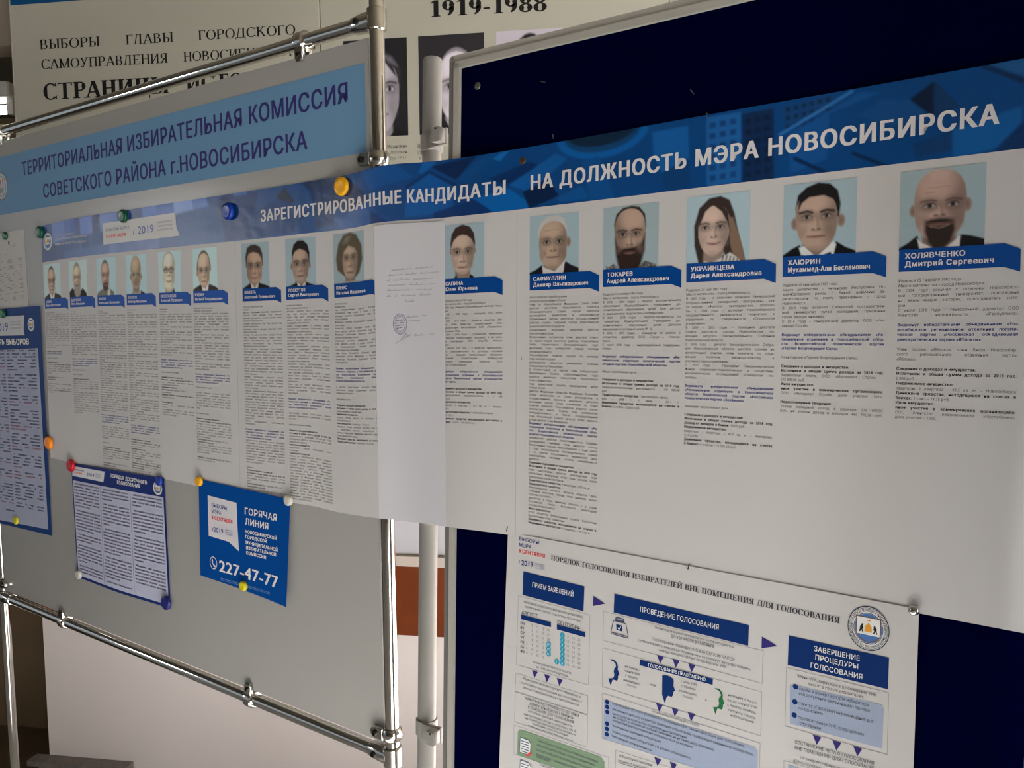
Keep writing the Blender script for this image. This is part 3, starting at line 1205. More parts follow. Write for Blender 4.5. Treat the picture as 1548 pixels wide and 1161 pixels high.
def portrait(p, w=72, h=76, ref=(158, 156, 156)):
    g = lambda k, d=None: p.get(k, d)
    tone = .87 if ref[0] > 151 else 1.
    sk = np.array(g('skin', (168, 140, 124)))
    dk = lambda c, f: tuple(int(x * f) for x in c)
    C = Canvas(w, h, g('bg', (150, 166, 178)), ref)
    C.tone = tone
    C.C[:] = ink([x * tone for x in g('bg', (150, 166, 178))], ref)
    cx, top, chin, a = g('cx', .5), g('top', .1), g('chin', .9), g('a', .27)
    hc = np.array(g('hair', (38, 32, 30)))
    H = chin - top
    soft = g('soft', .02)
    # long hair behind the head
    if g('long'):
        for pts, col in g('long'):
            C.poly(pts, col, soft * 1.4)
    # neck and clothes
    if g('neck', 1):
        C.poly([(cx - a * .62, chin - H * .22), (cx + a * .62, chin - H * .22), (cx + a * .72, 1.1), (cx - a * .72, 1.1)], dk(sk, .74), soft * 2)
    for pts, col in g('cloth', []):
        C.poly(pts, col, soft)
    # ears
    for (ex, ey, er) in g('ears', []):
        C.ell(ex, ey, er * .62, er, dk(sk, .84), soft)
        C.ell(ex, ey, er * .30, er * .55, dk(sk, .62), soft * 1.5, .6)
    # hair mass, then the face over it
    if g('hairpoly'):
        C.poly(g('hairpoly'), hc, soft * 1.2)
    fo = face_outline(cx, top, chin, a, g('jaw', 1.), g('lean', 0.))
    C.poly(fo, sk, soft)
    C.m = C.cover(fo, soft)
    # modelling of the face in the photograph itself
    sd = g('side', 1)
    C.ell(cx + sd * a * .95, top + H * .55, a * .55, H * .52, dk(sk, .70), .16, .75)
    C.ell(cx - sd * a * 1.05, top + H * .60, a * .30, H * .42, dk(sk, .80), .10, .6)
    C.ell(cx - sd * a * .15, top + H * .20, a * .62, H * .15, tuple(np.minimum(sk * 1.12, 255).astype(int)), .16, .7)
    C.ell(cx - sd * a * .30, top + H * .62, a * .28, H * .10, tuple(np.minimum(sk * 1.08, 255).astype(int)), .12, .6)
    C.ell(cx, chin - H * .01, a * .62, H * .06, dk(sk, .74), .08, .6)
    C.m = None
    for pts in g('fringe', []):
        C.poly(pts, hc, soft * 1.3)
    for pts, col in g('gleam', []):
        C.poly(pts, col, soft * 3, .55)
    ey = g('eye', .5)
    ex = g('ex', (cx - a * .45, cx + a * .45))
    ew = g('ew', a * .26)
    # beard
    for pts in g('beard', []):
        C.poly(pts, g('beardc', (46, 36, 32)), g('beards', soft * 2))
    for k, x in enumerate(ex):
        C.ell(x, ey - .012, ew * 1.45, ew * .95, dk(sk, .60), .09, .75)
        C.ell(x, ey + .004, ew * .85, ew * .26, (168, 158, 152), soft, .55)
        C.ell(x, ey + .002, ew * .36, ew * .36, (34, 28, 28), soft)
        C.line([(x - ew, ey + .004), (x - ew * .3, ey - ew * .36), (x + ew * .5, ey - ew * .34), (x + ew, ey + .006)], .010, (40, 32, 30), soft)
        C.line([(x - ew * .9, ey + ew * .42), (x, ey + ew * .62), (x + ew * .9, ey + ew * .42)], .012, dk(sk, .62), soft * 3, .5)
        by = ey - g('brow', .062)
        o = -1 if k == 0 else 1
        C.line([(x - o * ew * 1.0, by + .012), (x, by - .008), (x + o * ew * 1.35, by + .010)], g('browt', .020), g('browc', tuple(hc)), soft * 1.2, .9)
    ny = g('nose', .68)
    nx = g('nx', cx)
    C.poly([(nx - .012, ey + .01), (nx + .018, ey + .01), (nx + .052, ny - .01), (nx + .02, ny + .012)], dk(sk, .72), .045, .75)
    C.ell(nx - a * .62, ny + .03, a * .16, H * .10, dk(sk, .80), .07, .5, .5)
    C.ell(nx + a * .62, ny + .03, a * .20, H * .12, dk(sk, .72), .08, .6, -.5)
    C.line([(nx - .008, ey + .02), (nx - .004, ny - .03)], .014, tuple(np.minimum(sk * 1.14, 255).astype(int)), .03, .6)
    for s_ in (-1, 1):
        C.ell(nx + s_ * a * .14, ny, a * .07, .011, dk(sk, .46), soft)
    C.line([(nx - a * .22, ny + .004), (nx, ny + .014), (nx + a * .22, ny + .004)], .010, dk(sk, .68), soft * 2, .7)
    my, mw = g('mouth', .78), g('mw', a * .42)
    mx = g('mx', cx)
    up = g('smile', .0)
    C.ell(mx, my + .012, mw * .78, .017, g('lip', (142, 100, 94)), soft * 1.3, .8)
    C.line([(mx - mw, my - up), (mx - mw * .4, my + up * .2), (mx, my + .002 + up * .4), (mx + mw * .4, my + up * .2), (mx + mw, my - up)], .012, (78, 50, 48), soft * 1.2)
    if g('teeth'):
        C.ell(mx, my + .003, mw * .6, .008, (190, 180, 176), soft)
    if g('glasses'):
        for x in ex:
            for r in np.linspace(0, 2 * math.pi, 14):
                pass
            C.line([(x + ew * 1.5 * math.cos(b), ey + .01 + ew * .95 * math.sin(b)) for b in np.linspace(0, 2 * math.pi, 17)], .012, g('glasses'), soft)
        C.line([(ex[0] + ew * 1.4, ey), (ex[1] - ew * 1.4, ey)], .012, g('glasses'), soft)
        C.line([(ex[0] - ew * 1.4, ey), (cx - a, ey - .01)], .010, g('glasses'), soft)
        C.line([(ex[1] + ew * 1.4, ey), (cx + a, ey - .01)], .010, g('glasses'), soft)
    for pts, wd, col in g('strokes', []):
        C.line(pts, wd, col, soft)
    return C


def dome(cx, a, top, side, kx=1.08, n=14, flat=1.0):
    """cap of hair: half ellipse over the head then down the sides"""
    P = []
    for i in range(n + 1):
        b = math.pi * i / n
        P.append((cx - a * kx * math.cos(b), side - (side - top) * math.sin(b) ** flat))
    return P


SUIT = (26, 24, 28)
SHIRT = (186, 184, 186)


def suit(cx, y, col=SUIT, shirt=SHIRT, tie=None, w=.16):
    r = [([(-.05, 1.1), (-.05, y + .16), (.10, y + .09), (cx - w, y + .01), (cx, y + .22), (cx + w, y + .01), (.92, y + .08), (1.05, y + .14), (1.05, 1.1)], col),
         ([(cx - w * .95, y), (cx - w * .35, y + .05), (cx, y + .13), (cx + w * .35, y + .05), (cx + w * .95, y), (cx + w * .5, 1.1), (cx - w * .5, 1.1)], shirt)]
    if tie:
        r.append(([(cx - .03, y + .12), (cx + .03, y + .12), (cx + .05, 1.1), (cx - .05, 1.1)], tie))
    return r


PEOPLE = [
    # far left column, small and soft in the photograph
    dict(cx=.46, a=.20, top=.14, chin=.88, eye=.50, nose=.64, mouth=.74, skin=(150, 128, 112), hair=(58, 50, 42), hairpoly=dome(.46, .21, .07, .48), bg=(150, 164, 172), cloth=suit(.48, .82, (52, 46, 42)), soft=.04),
    dict(cx=.44, a=.20, top=.16, chin=.80, eye=.46, nose=.58, mouth=.68, skin=(168, 146, 126), hair=(120, 116, 106), hairpoly=dome(.44, .22, .04, .55), bg=(152, 164, 172), beard=[[(.26, .62), (.36, .60), (.44, .64), (.52, .60), (.64, .62), (.62, .90), (.52, 1.02), (.40, 1.02), (.28, .90)]], beardc=(120, 112, 104),
         cloth=[([(-.05, 1.1), (-.02, .86), (.16, .74), (.30, .80), (.44, 1.1)], (34, 32, 34)), ([(.46, 1.1), (.60, .84), (.74, .76), (.94, .90), (1.0, 1.1)], (34, 32, 34))], soft=.04),
    dict(cx=.45, a=.20, top=.14, chin=.84, eye=.46, nose=.60, mouth=.71, skin=(156, 126, 112), hair=(88, 82, 78), hairpoly=dome(.45, .21, .05, .44), bg=(142, 160, 178), beard=[[(.30, .66), (.45, .62), (.60, .66), (.58, .84), (.45, .88), (.32, .84)]], beardc=(56, 46, 44),
         cloth=[([(-.05, 1.1), (.02, .92), (.25, .82), (.45, .90), (.62, .80), (.86, .90), (.95, 1.1)], (92, 90, 82)), ([(.52, 1.1), (.56, .84), (.68, .82), (.70, 1.1)], (160, 158, 150))], soft=.04),
    dict(cx=.48, a=.23, top=.06, chin=.86, eye=.50, nose=.62, mouth=.76, skin=(142, 124, 106), hair=(128, 116, 100), hairpoly=dome(.48, .235, .02, .40), bg=(142, 160, 178), beard=[[(.36, .68), (.48, .65), (.60, .68), (.58, .73), (.38, .73)]], beardc=(92, 76, 66), ears=[(.24, .56, .07), (.72, .56, .07)],
         cloth=[([(.66, 1.1), (.70, .90), (.90, .98), (1.0, 1.1)], (34, 38, 56)), ([(.16, 1.1), (.26, .94), (.66, .94), (.72, 1.1)], (128, 116, 104))], soft=.04),
    dict(cx=.46, a=.25, top=.04, chin=.96, eye=.44, nose=.58, mouth=.72, skin=(186, 164, 146), hair=(120, 104, 84), hairpoly=dome(.46, .25, .01, .36), bg=(146, 162, 178), glasses=(44, 34, 36), cloth=[([(.40, 1.1), (.60, .97), (.68, .88), (.74, 1.1)], (36, 50, 46))], soft=.035, smile=.01),
    dict(cx=.46, a=.24, top=.12, chin=.92, eye=.52, nose=.66, mouth=.77, skin=(158, 136, 120), hair=(78, 72, 64), hairpoly=dome(.46, .27, .05, .52), bg=(146, 164, 176), cloth=suit(.50, .82, (44, 40, 38)), ears=[(.20, .58, .07)], soft=.03),
    # middle group
    dict(cx=.46, a=.28, top=.18, chin=.92, eye=.50, nose=.66, mouth=.76, skin=(172, 142, 124), hair=(58, 48, 42), jaw=1.06, hairpoly=[(.15, .52), (.14, .28), (.20, .10), (.34, .04), (.52, .04), (.68, .10), (.76, .24), (.77, .50), (.70, .52), (.69, .30), (.50, .20), (.28, .20), (.21, .32), (.20, .52)],
         fringe=[[(.18, .30), (.26, .14), (.50, .12), (.66, .18), (.70, .34), (.62, .24), (.44, .20), (.28, .22)]], bg=(150, 168, 178), cloth=suit(.46, .86), side=-1, soft=.025),
    dict(cx=.50, a=.27, top=.20, chin=.95, eye=.53, nose=.68, mouth=.78, skin=(164, 140, 126), hair=(34, 28, 28), jaw=1.0, hairpoly=[(.22, .50), (.22, .26), (.28, .12), (.42, .04), (.60, .05), (.74, .14), (.80, .30), (.80, .52), (.74, .52), (.72, .34), (.50, .24), (.30, .28), (.27, .50)],
         fringe=[[(.26, .34), (.32, .18), (.52, .14), (.70, .20), (.76, .36), (.66, .27), (.48, .22), (.34, .26)]], bg=(150, 168, 178), ears=[(.21, .57, .07), (.80, .57, .06)], cloth=suit(.52, .90), browt=.026, soft=.025),
    dict(cx=.54, a=.24, top=.22, chin=.92, eye=.50, nose=.66, mouth=.78, skin=(166, 142, 126), hair=(88, 78, 64), bg=(148, 164, 172), long=[([(.12, .72), (.08, .50), (.16, .22), (.34, .04), (.56, .00), (.76, .06), (.92, .28), (.94, .56), (.84, .80), (.70, .90), (.40, .88)], (86, 76, 62))],
         fringe=[[(.28, .52), (.30, .24), (.48, .14), (.70, .18), (.82, .46), (.70, .32), (.50, .26), (.36, .36)]], gleam=[([(.30, .20), (.44, .08), (.58, .08), (.46, .20)], (140, 132, 112))], cloth=[([(.20, 1.1), (.34, .96), (.80, .96), (.92, 1.1)], (150, 150, 146))], soft=.03),
    # right board
    dict(cx=.50, a=.275, top=.16, chin=.93, eye=.51, nose=.685, mouth=.785, skin=(180, 156, 142), hair=(58, 42, 38), jaw=.94, ex=(.37, .63), hairpoly=[(.215, .47), (.205, .34), (.235, .18), (.33, .06), (.50, .01), (.67, .06), (.765, .18), (.795, .34), (.785, .47), (.73, .34), (.50, .20), (.27, .34)],
         fringe=[[(.225, .40), (.26, .22), (.37, .12), (.50, .11), (.63, .12), (.74, .22), (.775, .40), (.71, .29), (.60, .215), (.50, .20), (.40, .215), (.29, .29)]], ears=[(.215, .50, .05), (.785, .50, .05)], bg=(150, 168, 178), lip=(150, 100, 92), smile=.008, browc=(80, 60, 52),
         cloth=[([(.26, 1.1), (.30, .98), (.36, .92), (.40, 1.1)], (26, 24, 28)), ([(.62, 1.1), (.68, .92), (.76, .96), (.80, 1.1)], (26, 24, 28))]),
    dict(cx=.48, a=.285, top=.11, chin=.92, eye=.46, nose=.61, mouth=.715, skin=(166, 142, 126), hair=(178, 176, 174), jaw=1.06, hairpoly=[(.18, .46), (.17, .28), (.22, .12), (.36, .03), (.56, .02), (.70, .08), (.76, .22), (.76, .44), (.70, .44), (.68, .26), (.60, .14), (.30, .18), (.24, .30)], ears=[(.79, .48, .08)], bg=(148, 168, 178), side=1, browc=(110, 100, 92), browt=.022,
         cloth=[([(-.05, 1.1), (-.05, .98), (.12, .92), (.26, .84), (.44, 1.1)], SUIT), ([(.56, 1.1), (.74, .80), (.84, .86), (1.05, .94), (1.05, 1.1)], SUIT), ([(.26, .86), (.34, .90), (.52, .96), (.72, .78), (.70, .96), (.64, 1.1), (.30, 1.1)], (196, 190, 190))],
         strokes=[([(.30, .62), (.34, .70)], .010, (120, 96, 84)), ([(.62, .62), (.60, .70)], .010, (116, 92, 80)), ([(.30, .27), (.60, .25)], .006, (140, 116, 102))]),
    dict(cx=.49, a=.275, top=.05, chin=.90, eye=.45, nose=.62, mouth=.735, skin=(164, 138, 124), hair=(50, 42, 38), jaw=1.0, ex=(.36, .60), hairpoly=[(.22, .44), (.20, .28), (.24, .12), (.36, .03), (.52, .01), (.66, .04), (.76, .16), (.78, .34), (.76, .46), (.70, .40), (.69, .24), (.62, .12), (.36, .12), (.29, .22), (.27, .40)], bg=(148, 164, 172), browt=.026, browc=(58, 46, 40), side=-1,
         beard=[[(.22, .50), (.26, .62), (.36, .67), (.48, .66), (.60, .65), (.70, .60), (.765, .46), (.76, .72), (.70, .92), (.62, 1.04), (.34, 1.04), (.27, .92), (.23, .74)]], beardc=(44, 32, 29), beards=.05, mw=.10, lip=(138, 98, 90),
         cloth=[([(-.05, 1.1), (.04, .98), (.20, .90), (.30, .98), (.66, .98), (.76, .88), (.94, .94), (1.05, 1.1)], (84, 84, 86))],
         strokes=[([(x, .94 + .03 * (k % 2)), (x + .02, .96 + .03 * (k % 2))], .012, (150, 148, 148) if k % 3 else (40, 40, 44)) for k, x in enumerate([.06, .10, .14, .18, .22, .26, .74, .78, .82, .86, .90])]),
    dict(cx=.44, a=.245, top=.16, chin=.90, eye=.475, nose=.62, mouth=.715, skin=(176, 150, 138), hair=(50, 40, 37), jaw=.94, ex=(.30, .54), lean=-.03, bg=(150, 168, 176), lip=(148, 92, 88), smile=.012, side=1,
         long=[([(.20, 1.0), (.13, .74), (.12, .44), (.20, .18), (.36, .05), (.54, .03), (.68, .10), (.76, .30), (.82, .56), (.90, .84), (.94, 1.02), (.70, 1.02), (.60, .86), (.34, .92), (.28, 1.0)], (50, 40, 37)),
               ([(.66, .34), (.74, .36), (.82, .58), (.90, .84), (.94, 1.02), (.78, 1.02), (.70, .74)], (116, 92, 76))],
         fringe=[[(.17, .50), (.20, .26), (.34, .14), (.42, .15), (.30, .24), (.23, .40)], [(.42, .15), (.54, .14), (.66, .26), (.70, .56), (.64, .40), (.56, .26)]],
         cloth=[([(.18, 1.1), (.30, .97), (.40, 1.0), (.60, .92), (.70, .86), (.84, .96), (.90, 1.1)], (178, 174, 170))],
         strokes=[([(.60 + k * .055, .90 + k * .012), (.56 + k * .06, 1.04)], .016, (28, 24, 26)) for k in range(5)] + [([(.22, .99), (.34, 1.02)], .012, (40, 36, 36))]),
    dict(cx=.46, a=.285, top=.13, chin=.94, eye=.465, nose=.64, mouth=.735, skin=(158, 132, 118), hair=(27, 24, 25), jaw=.97, ex=(.33, .60), lean=.04, bg=(142, 158, 166), browt=.034, brow=.068, lip=(136, 98, 92),
         hairpoly=[(.19, .50), (.17, .34), (.20, .16), (.32, .06), (.48, .01), (.64, .04), (.75, .14), (.79, .32), (.77, .50), (.72, .48), (.71, .34), (.66, .20), (.46, .17), (.28, .20), (.24, .34), (.24, .50)],
         fringe=[[(.20, .40), (.22, .20), (.34, .10), (.60, .09), (.74, .20), (.76, .40), (.70, .26), (.56, .19), (.36, .20), (.26, .27)]], ears=[(.165, .545, .085), (.80, .545, .085)],
         cloth=[([(-.05, 1.1), (-.05, 1.0), (.14, .88), (.24, .84), (.38, 1.1)], (20, 19, 22)), ([(.58, 1.1), (.74, .82), (.86, .90), (1.05, .98), (1.05, 1.1)], (20, 19, 22)), ([(.23, .88), (.30, .86), (.47, 1.02), (.70, .82), (.74, .86), (.70, 1.02), (.62, 1.1), (.30, 1.1)], (192, 190, 190))],
         strokes=[([(.28, 1.0), (.34, 1.04)], .04, (24, 22, 26)), ([(.60, 1.0), (.66, .98)], .04, (24, 22, 26))]),
    dict(cx=.48, a=.305, top=.015, chin=.93, eye=.46, nose=.585, mouth=.685, skin=(156, 128, 118), hair=(70, 54, 48), jaw=1.02, ex=(.36, .63), bg=(138, 152, 158), browt=.018, side=1, smile=.022, ears=[(.165, .51, .075), (.795, .48, .085)], mw=.14,
         gleam=[([(.34, .04), (.46, .01), (.60, .05), (.54, .14), (.38, .14)], (176, 150, 140))],
         beard=[[(.30, .64), (.38, .625), (.48, .615), (.58, .625), (.66, .64), (.665, .78), (.62, .92), (.54, 1.0), (.42, 1.0), (.35, .92), (.305, .78)]], beardc=(42, 34, 31), beards=.05, lip=(134, 96, 90),
         cloth=[([(-.05, 1.1), (-.05, 1.0), (.12, .90), (.22, .82), (.34, 1.1)], (25, 23, 26)), ([(.66, 1.1), (.72, .84), (.84, .86), (1.02, .92), (1.05, 1.1)], (25, 23, 26)), ([(.22, .86), (.28, .92), (.50, 1.04), (.68, .90), (.73, .84), (.72, 1.0), (.66, 1.1), (.28, 1.1)], (190, 182, 180))],
         strokes=[([(.37, .72), (.48, .745), (.59, .715)], .012, (120, 96, 88)), ([(.30, .30), (.42, .295)], .005, (138, 112, 102)), ([(.36, .24), (.60, .235)], .005, (138, 112, 102))]),
]

# ---- black and white portraits on the dated wall panel
BW = (150, 146, 134)


def bw(v):
    return (int(v), int(v * .935), int(v * .90))


wphotos = [
    ('portrait of a dark-haired man, mostly behind the chrome post', (-.908, 2.404, -.706, 2.112),
     dict(bg=bw(27), cx=.56, a=.30, top=.22, chin=.98, eye=.51, nose=.66, mouth=.77, skin=bw(140), hair=bw(38), lip=bw(84), browc=bw(30), side=1, ex=(.42, .72), soft=.018, jaw=.92,
          hairpoly=[(.24, .50), (.20, .24), (.36, .10), (.60, .10), (.78, .18), (.90, .32), (.88, .52), (.83, .50), (.80, .34), (.66, .26), (.40, .30), (.30, .50)],
          fringe=[[(.40, .18), (.58, .14), (.74, .22), (.84, .40), (.78, .36), (.66, .25), (.50, .27)]],
          gleam=[([(.60, .16), (.74, .19), (.84, .28), (.72, .24)], bw(110))], cloth=[([(-.1, 1.2), (0, .98), (.3, .92), (.6, 1.1), (.8, .92), (1.1, 1.0), (1.1, 1.2)], bw(22))])),
    ('portrait on a dark ground behind the white pole', (-.670, 2.404, -.467, 2.112),
     dict(bg=bw(34), cx=.58, a=.27, top=.17, chin=.90, eye=.52, nose=.66, mouth=.76, skin=bw(156), hair=bw(104), lip=bw(90), browc=bw(60), soft=.02, hairpoly=dome(.58, .30, .13, .55),
          cloth=[([(-.1, 1.2), (0, .95), (.4, .86), (.6, 1.1), (.78, .88), (1.1, .96), (1.1, 1.2)], bw(26))])),
    ('portrait on a pale ground, only the dark crown showing over the frame', (-.430, 2.404, -.228, 2.112),
     dict(bg=bw(140), cx=.50, a=.27, top=.20, chin=.88, eye=.50, nose=.64, mouth=.74, skin=bw(150), hair=bw(30), lip=bw(90), browc=bw(30), soft=.02, hairpoly=dome(.50, .30, .03, .55),
          cloth=[([(-.1, 1.2), (0, .95), (.4, .86), (.6, 1.1), (.78, .88), (1.1, .96), (1.1, 1.2)], bw(26))])),
]
for lab, (xa, zb, xb, za), sp in wphotos:
    C = portrait(sp, 80, 112, BW)
    # let the portrait keep its upright format
    mb = MB()
    C.to(mb, sb, xa + .980, PZ1 - zb, xb + .980, PZ1 - za, .0003)
    part('portrait_photo', mb, PRINT, pb, lab)
t = Txt(sb)
for s_, q, sty, cp_ in (('Иванович', (589, 224.5), 'B', 5.5), ('…положен', (589, 233), 'R', 5), ('…ября 1951 г.', (586, 242), 'R', 5)):
    t.pfit(s_, q, (620, q[1] - 1.3), cp_, sty, 0, .0003)
part('caption_text', t.mb(), inkmat((70, 66, 62), BW), pb)
t = Txt(sb)
for s_, q, q1, sty in (('ШВЕЦОВ', (635, 224), (668, 222.6), 'B'), ('Предсе-', (635, 233.5), (664, 232.2), 'R'), ('9 июня', (637, 242), (668, 240.7), 'R')):
    t.pfit(s_, q, q1, 5.5, sty, 0, .0003)
part('caption_text', t.mb(), inkmat((70, 66, 62), BW), pb)

# ================================================================== THE CANDIDATES POSTER across both boards
TOPE = [(62, 341.5), (100, 332.5), (135.7, 326.2), (194, 317), (300, 300.5), (420, 282), (480, 272), (515, 266), (540, 260.5), (563, 253.5), (598, 248),
        (648.5, 244.5), (695, 239), (760, 229), (900, 204.5), (1100, 168), (1300, 132.8), (1548, 88), (1580, 82)]
BOTE = [(77, 692), (100, 697.3), (160, 707.5), (250, 724.5), (330, 741), (400, 754), (440, 760), (480, 766.6), (508.6, 773.8), (539, 779), (574.4, 783.8),
        (620.6, 789), (642.5, 791.6), (688.7, 798), (761, 807.4), (900, 834), (1150, 882), (1389, 927), (1541, 956), (1575, 962.5)]
BOTX = [(62, 76.5), (292, 303), (480, 490), (563, 573), (598, 606), (648, 652), (695, 695), (760, 758), (801, 797.5), (1187, 1172), (1364, 1343), (1548, 1522), (1575, 1549)]


def poster_surface():
    T, B = [], []
    for x in np.concatenate([np.linspace(62, 470, 42), np.linspace(475, 704, 60), np.linspace(710, 820, 14), np.linspace(835, 1575, 50)]):
        xb = pinterp(x, BOTX)
        w = smooth(590, 702, x)
        lift = .0012 + .0098 * smooth(472, 572, x)

        def pt(px, py, k=1.):
            r = ray(px, py)
            r /= np.linalg.norm(r)
            a = np.linalg.norm(PL.hit(px, py, lift * k) - CAM)
            b = np.linalg.norm(PR.hit(px, py, .0022 + .0072 * (1 - smooth(712, 820, x))) - CAM)
            return CAM + r * (a * (1 - w) + b * w)
        T.append(pt(x, pinterp(x, TOPE)))
        B.append(pt(xb, pinterp(xb, BOTE)))
    return Surf(T, B)


PO = poster_surface()
LW = (145, 142, 142)      # bare paper, left end
MW = (163, 161, 162)
RW = (154, 150, 149)
paperm = mat('poster_paper_white', (PAPER_ALB, PAPER_ALB * .985, PAPER_ALB * .98), .42, spec=.15, noise=.008, scale=5, bump=.10, bscale=7)
post_root = thing('candidates_poster', 'long white poster with blue header and fifteen portraits spanning both notice boards', 'poster', PL.mat(-.55, -.333, .002))
mb = MB()
mb.sheet(PO, .0003, 14)
part('paper', mb, paperm, post_root, sm=True)

# ---- header band: painted blue townscape
BH = .0915
LEN = PO.S[-1]
NB = (5, 54, 106)
C = Canvas(980, 46, NB, MW, asp=BH / LEN)


def cs(px):
    return [(q[0] / LEN, q[1] / LEN) for q in (PO.inv(*p) for p in px)]


def bp(px, col, soft=.0012, al=1.):
    C.poly(cs(px), col, soft, al)


# left end: facades, colours lifted to paint in the milky window glare
for k, (xa, xb, col) in enumerate(((66, 78, (28, 46, 88)), (78, 96, (64, 84, 130)), (96, 112, (40, 62, 116)), (112, 120, (26, 42, 86)), (120, 138, (58, 80, 132)), (138, 150, (24, 36, 72)),
                                   (150, 176, (62, 82, 130)), (176, 196, (36, 56, 104)), (196, 214, (24, 38, 76)), (214, 236, (50, 74, 126)), (236, 262, (30, 56, 112)), (262, 290, (84, 104, 146)),
                                   (290, 312, (56, 80, 130)), (312, 330, (10, 38, 82)), (330, 352, (6, 32, 76)), (352, 372, (38, 72, 124)))):
    ya, yb = pinterp(xa, TOPE), pinterp(xb, TOPE)
    h = .30 * (450 - xa) * .26
    bp([(xa, ya - 3), (xb, yb - 3), (xb + 3, yb + h), (xa + 2, ya + h + 3)], tuple(min(255, int(v * 1.22 + 6)) for v in col), .003, .9)
bp([(62, 372), (96, 366), (96, 420), (62, 424)], (26, 46, 96), .002, .8)
bp([(96, 380), (240, 356), (240, 396), (96, 412)], (60, 84, 138), .004, .55)
bp([(330, 300), (390, 290), (380, 360), (340, 365)], (4, 36, 84), .003, .9)
# middle: roofs and towers
bp([(418, 298), (430, 283), (446, 305), (428, 310)], (18, 30, 52))
bp([(372, 330), (420, 300), (470, 318), (440, 352), (380, 360)], (4, 44, 94))
bp([(452, 274), (520, 262), (560, 300), (520, 320), (470, 290)], (8, 34, 72))
bp([(470, 288), (500, 282), (505, 340), (478, 345)], (8, 40, 84))
bp([(545, 262), (600, 249), (625, 268), (560, 288)], (4, 64, 124))
bp([(505, 330), (560, 300), (575, 345), (520, 352)], (4, 60, 118))
bp([(560, 318), (600, 345), (560, 352)], (2, 40, 88))
bp([(612, 282), (649, 258), (690, 278), (688, 282), (649, 262), (614, 287)], (4, 34, 78))
bp([(614, 287), (649, 262), (686, 282), (684, 320), (612, 328)], (6, 68, 130))
bp([(650, 252), (700, 240), (725, 232), (690, 272)], (4, 30, 70))
bp([(690, 272), (735, 232), (755, 229), (705, 276)], (6, 58, 112))
bp([(640, 244), (660, 246), (640, 262), (632, 262)], (8, 76, 140))
bp([(655, 322), (720, 300), (755, 330), (700, 330), (655, 332)], (2, 40, 88))
bp([(715, 300), (770, 285), (815, 318), (755, 326)], (4, 76, 140))
bp([(745, 240), (758, 231), (772, 226), (756, 244)], (12, 84, 148))
bp([(740, 270), (800, 244), (815, 250), (770, 282)], (6, 36, 80))
bp([(768, 280), (840, 232), (858, 240), (800, 290)], (10, 70, 130))
bp([(790, 290), (830, 270), (845, 296), (800, 316)], (4, 26, 60))
bp([(840, 300), (880, 280), (890, 300), (850, 306)], (8, 66, 124))
# dark disc with ring
C.ell(*cs([(909, 201)])[0], .034, .0165, (6, 74, 138), .0012)
C.ell(*cs([(909, 199)])[0], .0285, .0132, (10, 52, 92), .0012)
C.ell(*cs([(909, 196)])[0], .0265, .0105, (10, 30, 52), .0012)
bp([(880, 245), (905, 236), (930, 300), (892, 306)], (8, 62, 118))
bp([(986, 200), (1040, 190), (1042, 240), (1000, 262), (988, 232)], (14, 74, 134))
bp([(1000, 262), (1040, 240), (1046, 282), (1006, 290)], (6, 48, 96))
bp([(930, 250), (985, 235), (1000, 288), (935, 298)], (8, 54, 108))
for (x0, x1, y0, col, wc) in ((1068, 1120, 178, (22, 76, 134), (12, 52, 100)), (1122, 1170, 172, (10, 34, 70), (6, 24, 52))):
    bp([(x0, y0), (x1, y0 - 9), (x1, 275), (x0, 282)], col)
    nx_ = 3
    for i in range(nx_):
        for j in range(6):
            xx = x0 + 5 + (x1 - x0 - 6) / nx_ * i
            yy = y0 + 8 + j * 16 - i * 3
            bp([(xx, yy), (xx + 9, yy - 1.5), (xx + 9, yy + 7), (xx, yy + 8.5)], wc)
bp([(1182, 162), (1262, 142), (1262, 160), (1186, 200)], (14, 54, 100))
for i in range(6):
    for j in range(3):
        xx = 1188 + i * 12
        bp([(xx, 163 - i * 3 + j * 13), (xx + 7, 161 - i * 3 + j * 13), (xx + 7, 168 - i * 3 + j * 13), (xx, 170 - i * 3 + j * 13)], (8, 32, 66))
C.line(cs([(1180, 203), (1288, 138)]), .0016, (38, 92, 150), .001)
bp([(1190, 205), (1300, 140), (1330, 140), (1255, 172), (1250, 240), (1196, 262)], (16, 68, 126), .0015, .8)
bp([(1374, 151), (1412, 123), (1450, 160), (1412, 176)], (8, 24, 48))
bp([(1412, 123), (1450, 160), (1412, 176)], (14, 44, 82))
bp([(1296, 176), (1334, 150), (1374, 150), (1406, 176), (1350, 190)], (14, 60, 112))
bp([(1380, 218), (1440, 196), (1440, 226), (1384, 240)], (10, 46, 90))
bp([(1440, 196), (1545, 160), (1548, 215), (1440, 240)], (14, 80, 140), .0015, .7)
bp([(1500, 230), (1560, 170), (1580, 225)], (12, 40, 82), .0015)
C.line(cs([(1488, 99), (1575, 132)]), .0030, (8, 34, 70), .001)
bp([(1492, 97), (1580, 82), (1580, 128)], (24, 72, 118), .0015, .8)
C.line(cs([(1202, 240), (1264, 268)]), .0022, (6, 30, 66), .001)
C.line(cs([(1290, 232), (1368, 262)]), .0020, (6, 30, 66), .001)
mb = MB()
C.to(mb, PO, 0, 0, LEN, BH, .00015)
glossprint = mat('printed_picture_gloss', (.5, .5, .5), .28, spec=.35, attr='print', bump=.5, bscale=24)
hb = part('header_band', mb, glossprint, post_root, 'blue header band with buildings, paler at the left from painted glare')

whiteink = inkmat((178, 174, 176), MW, .45)
t = Txt(PO)


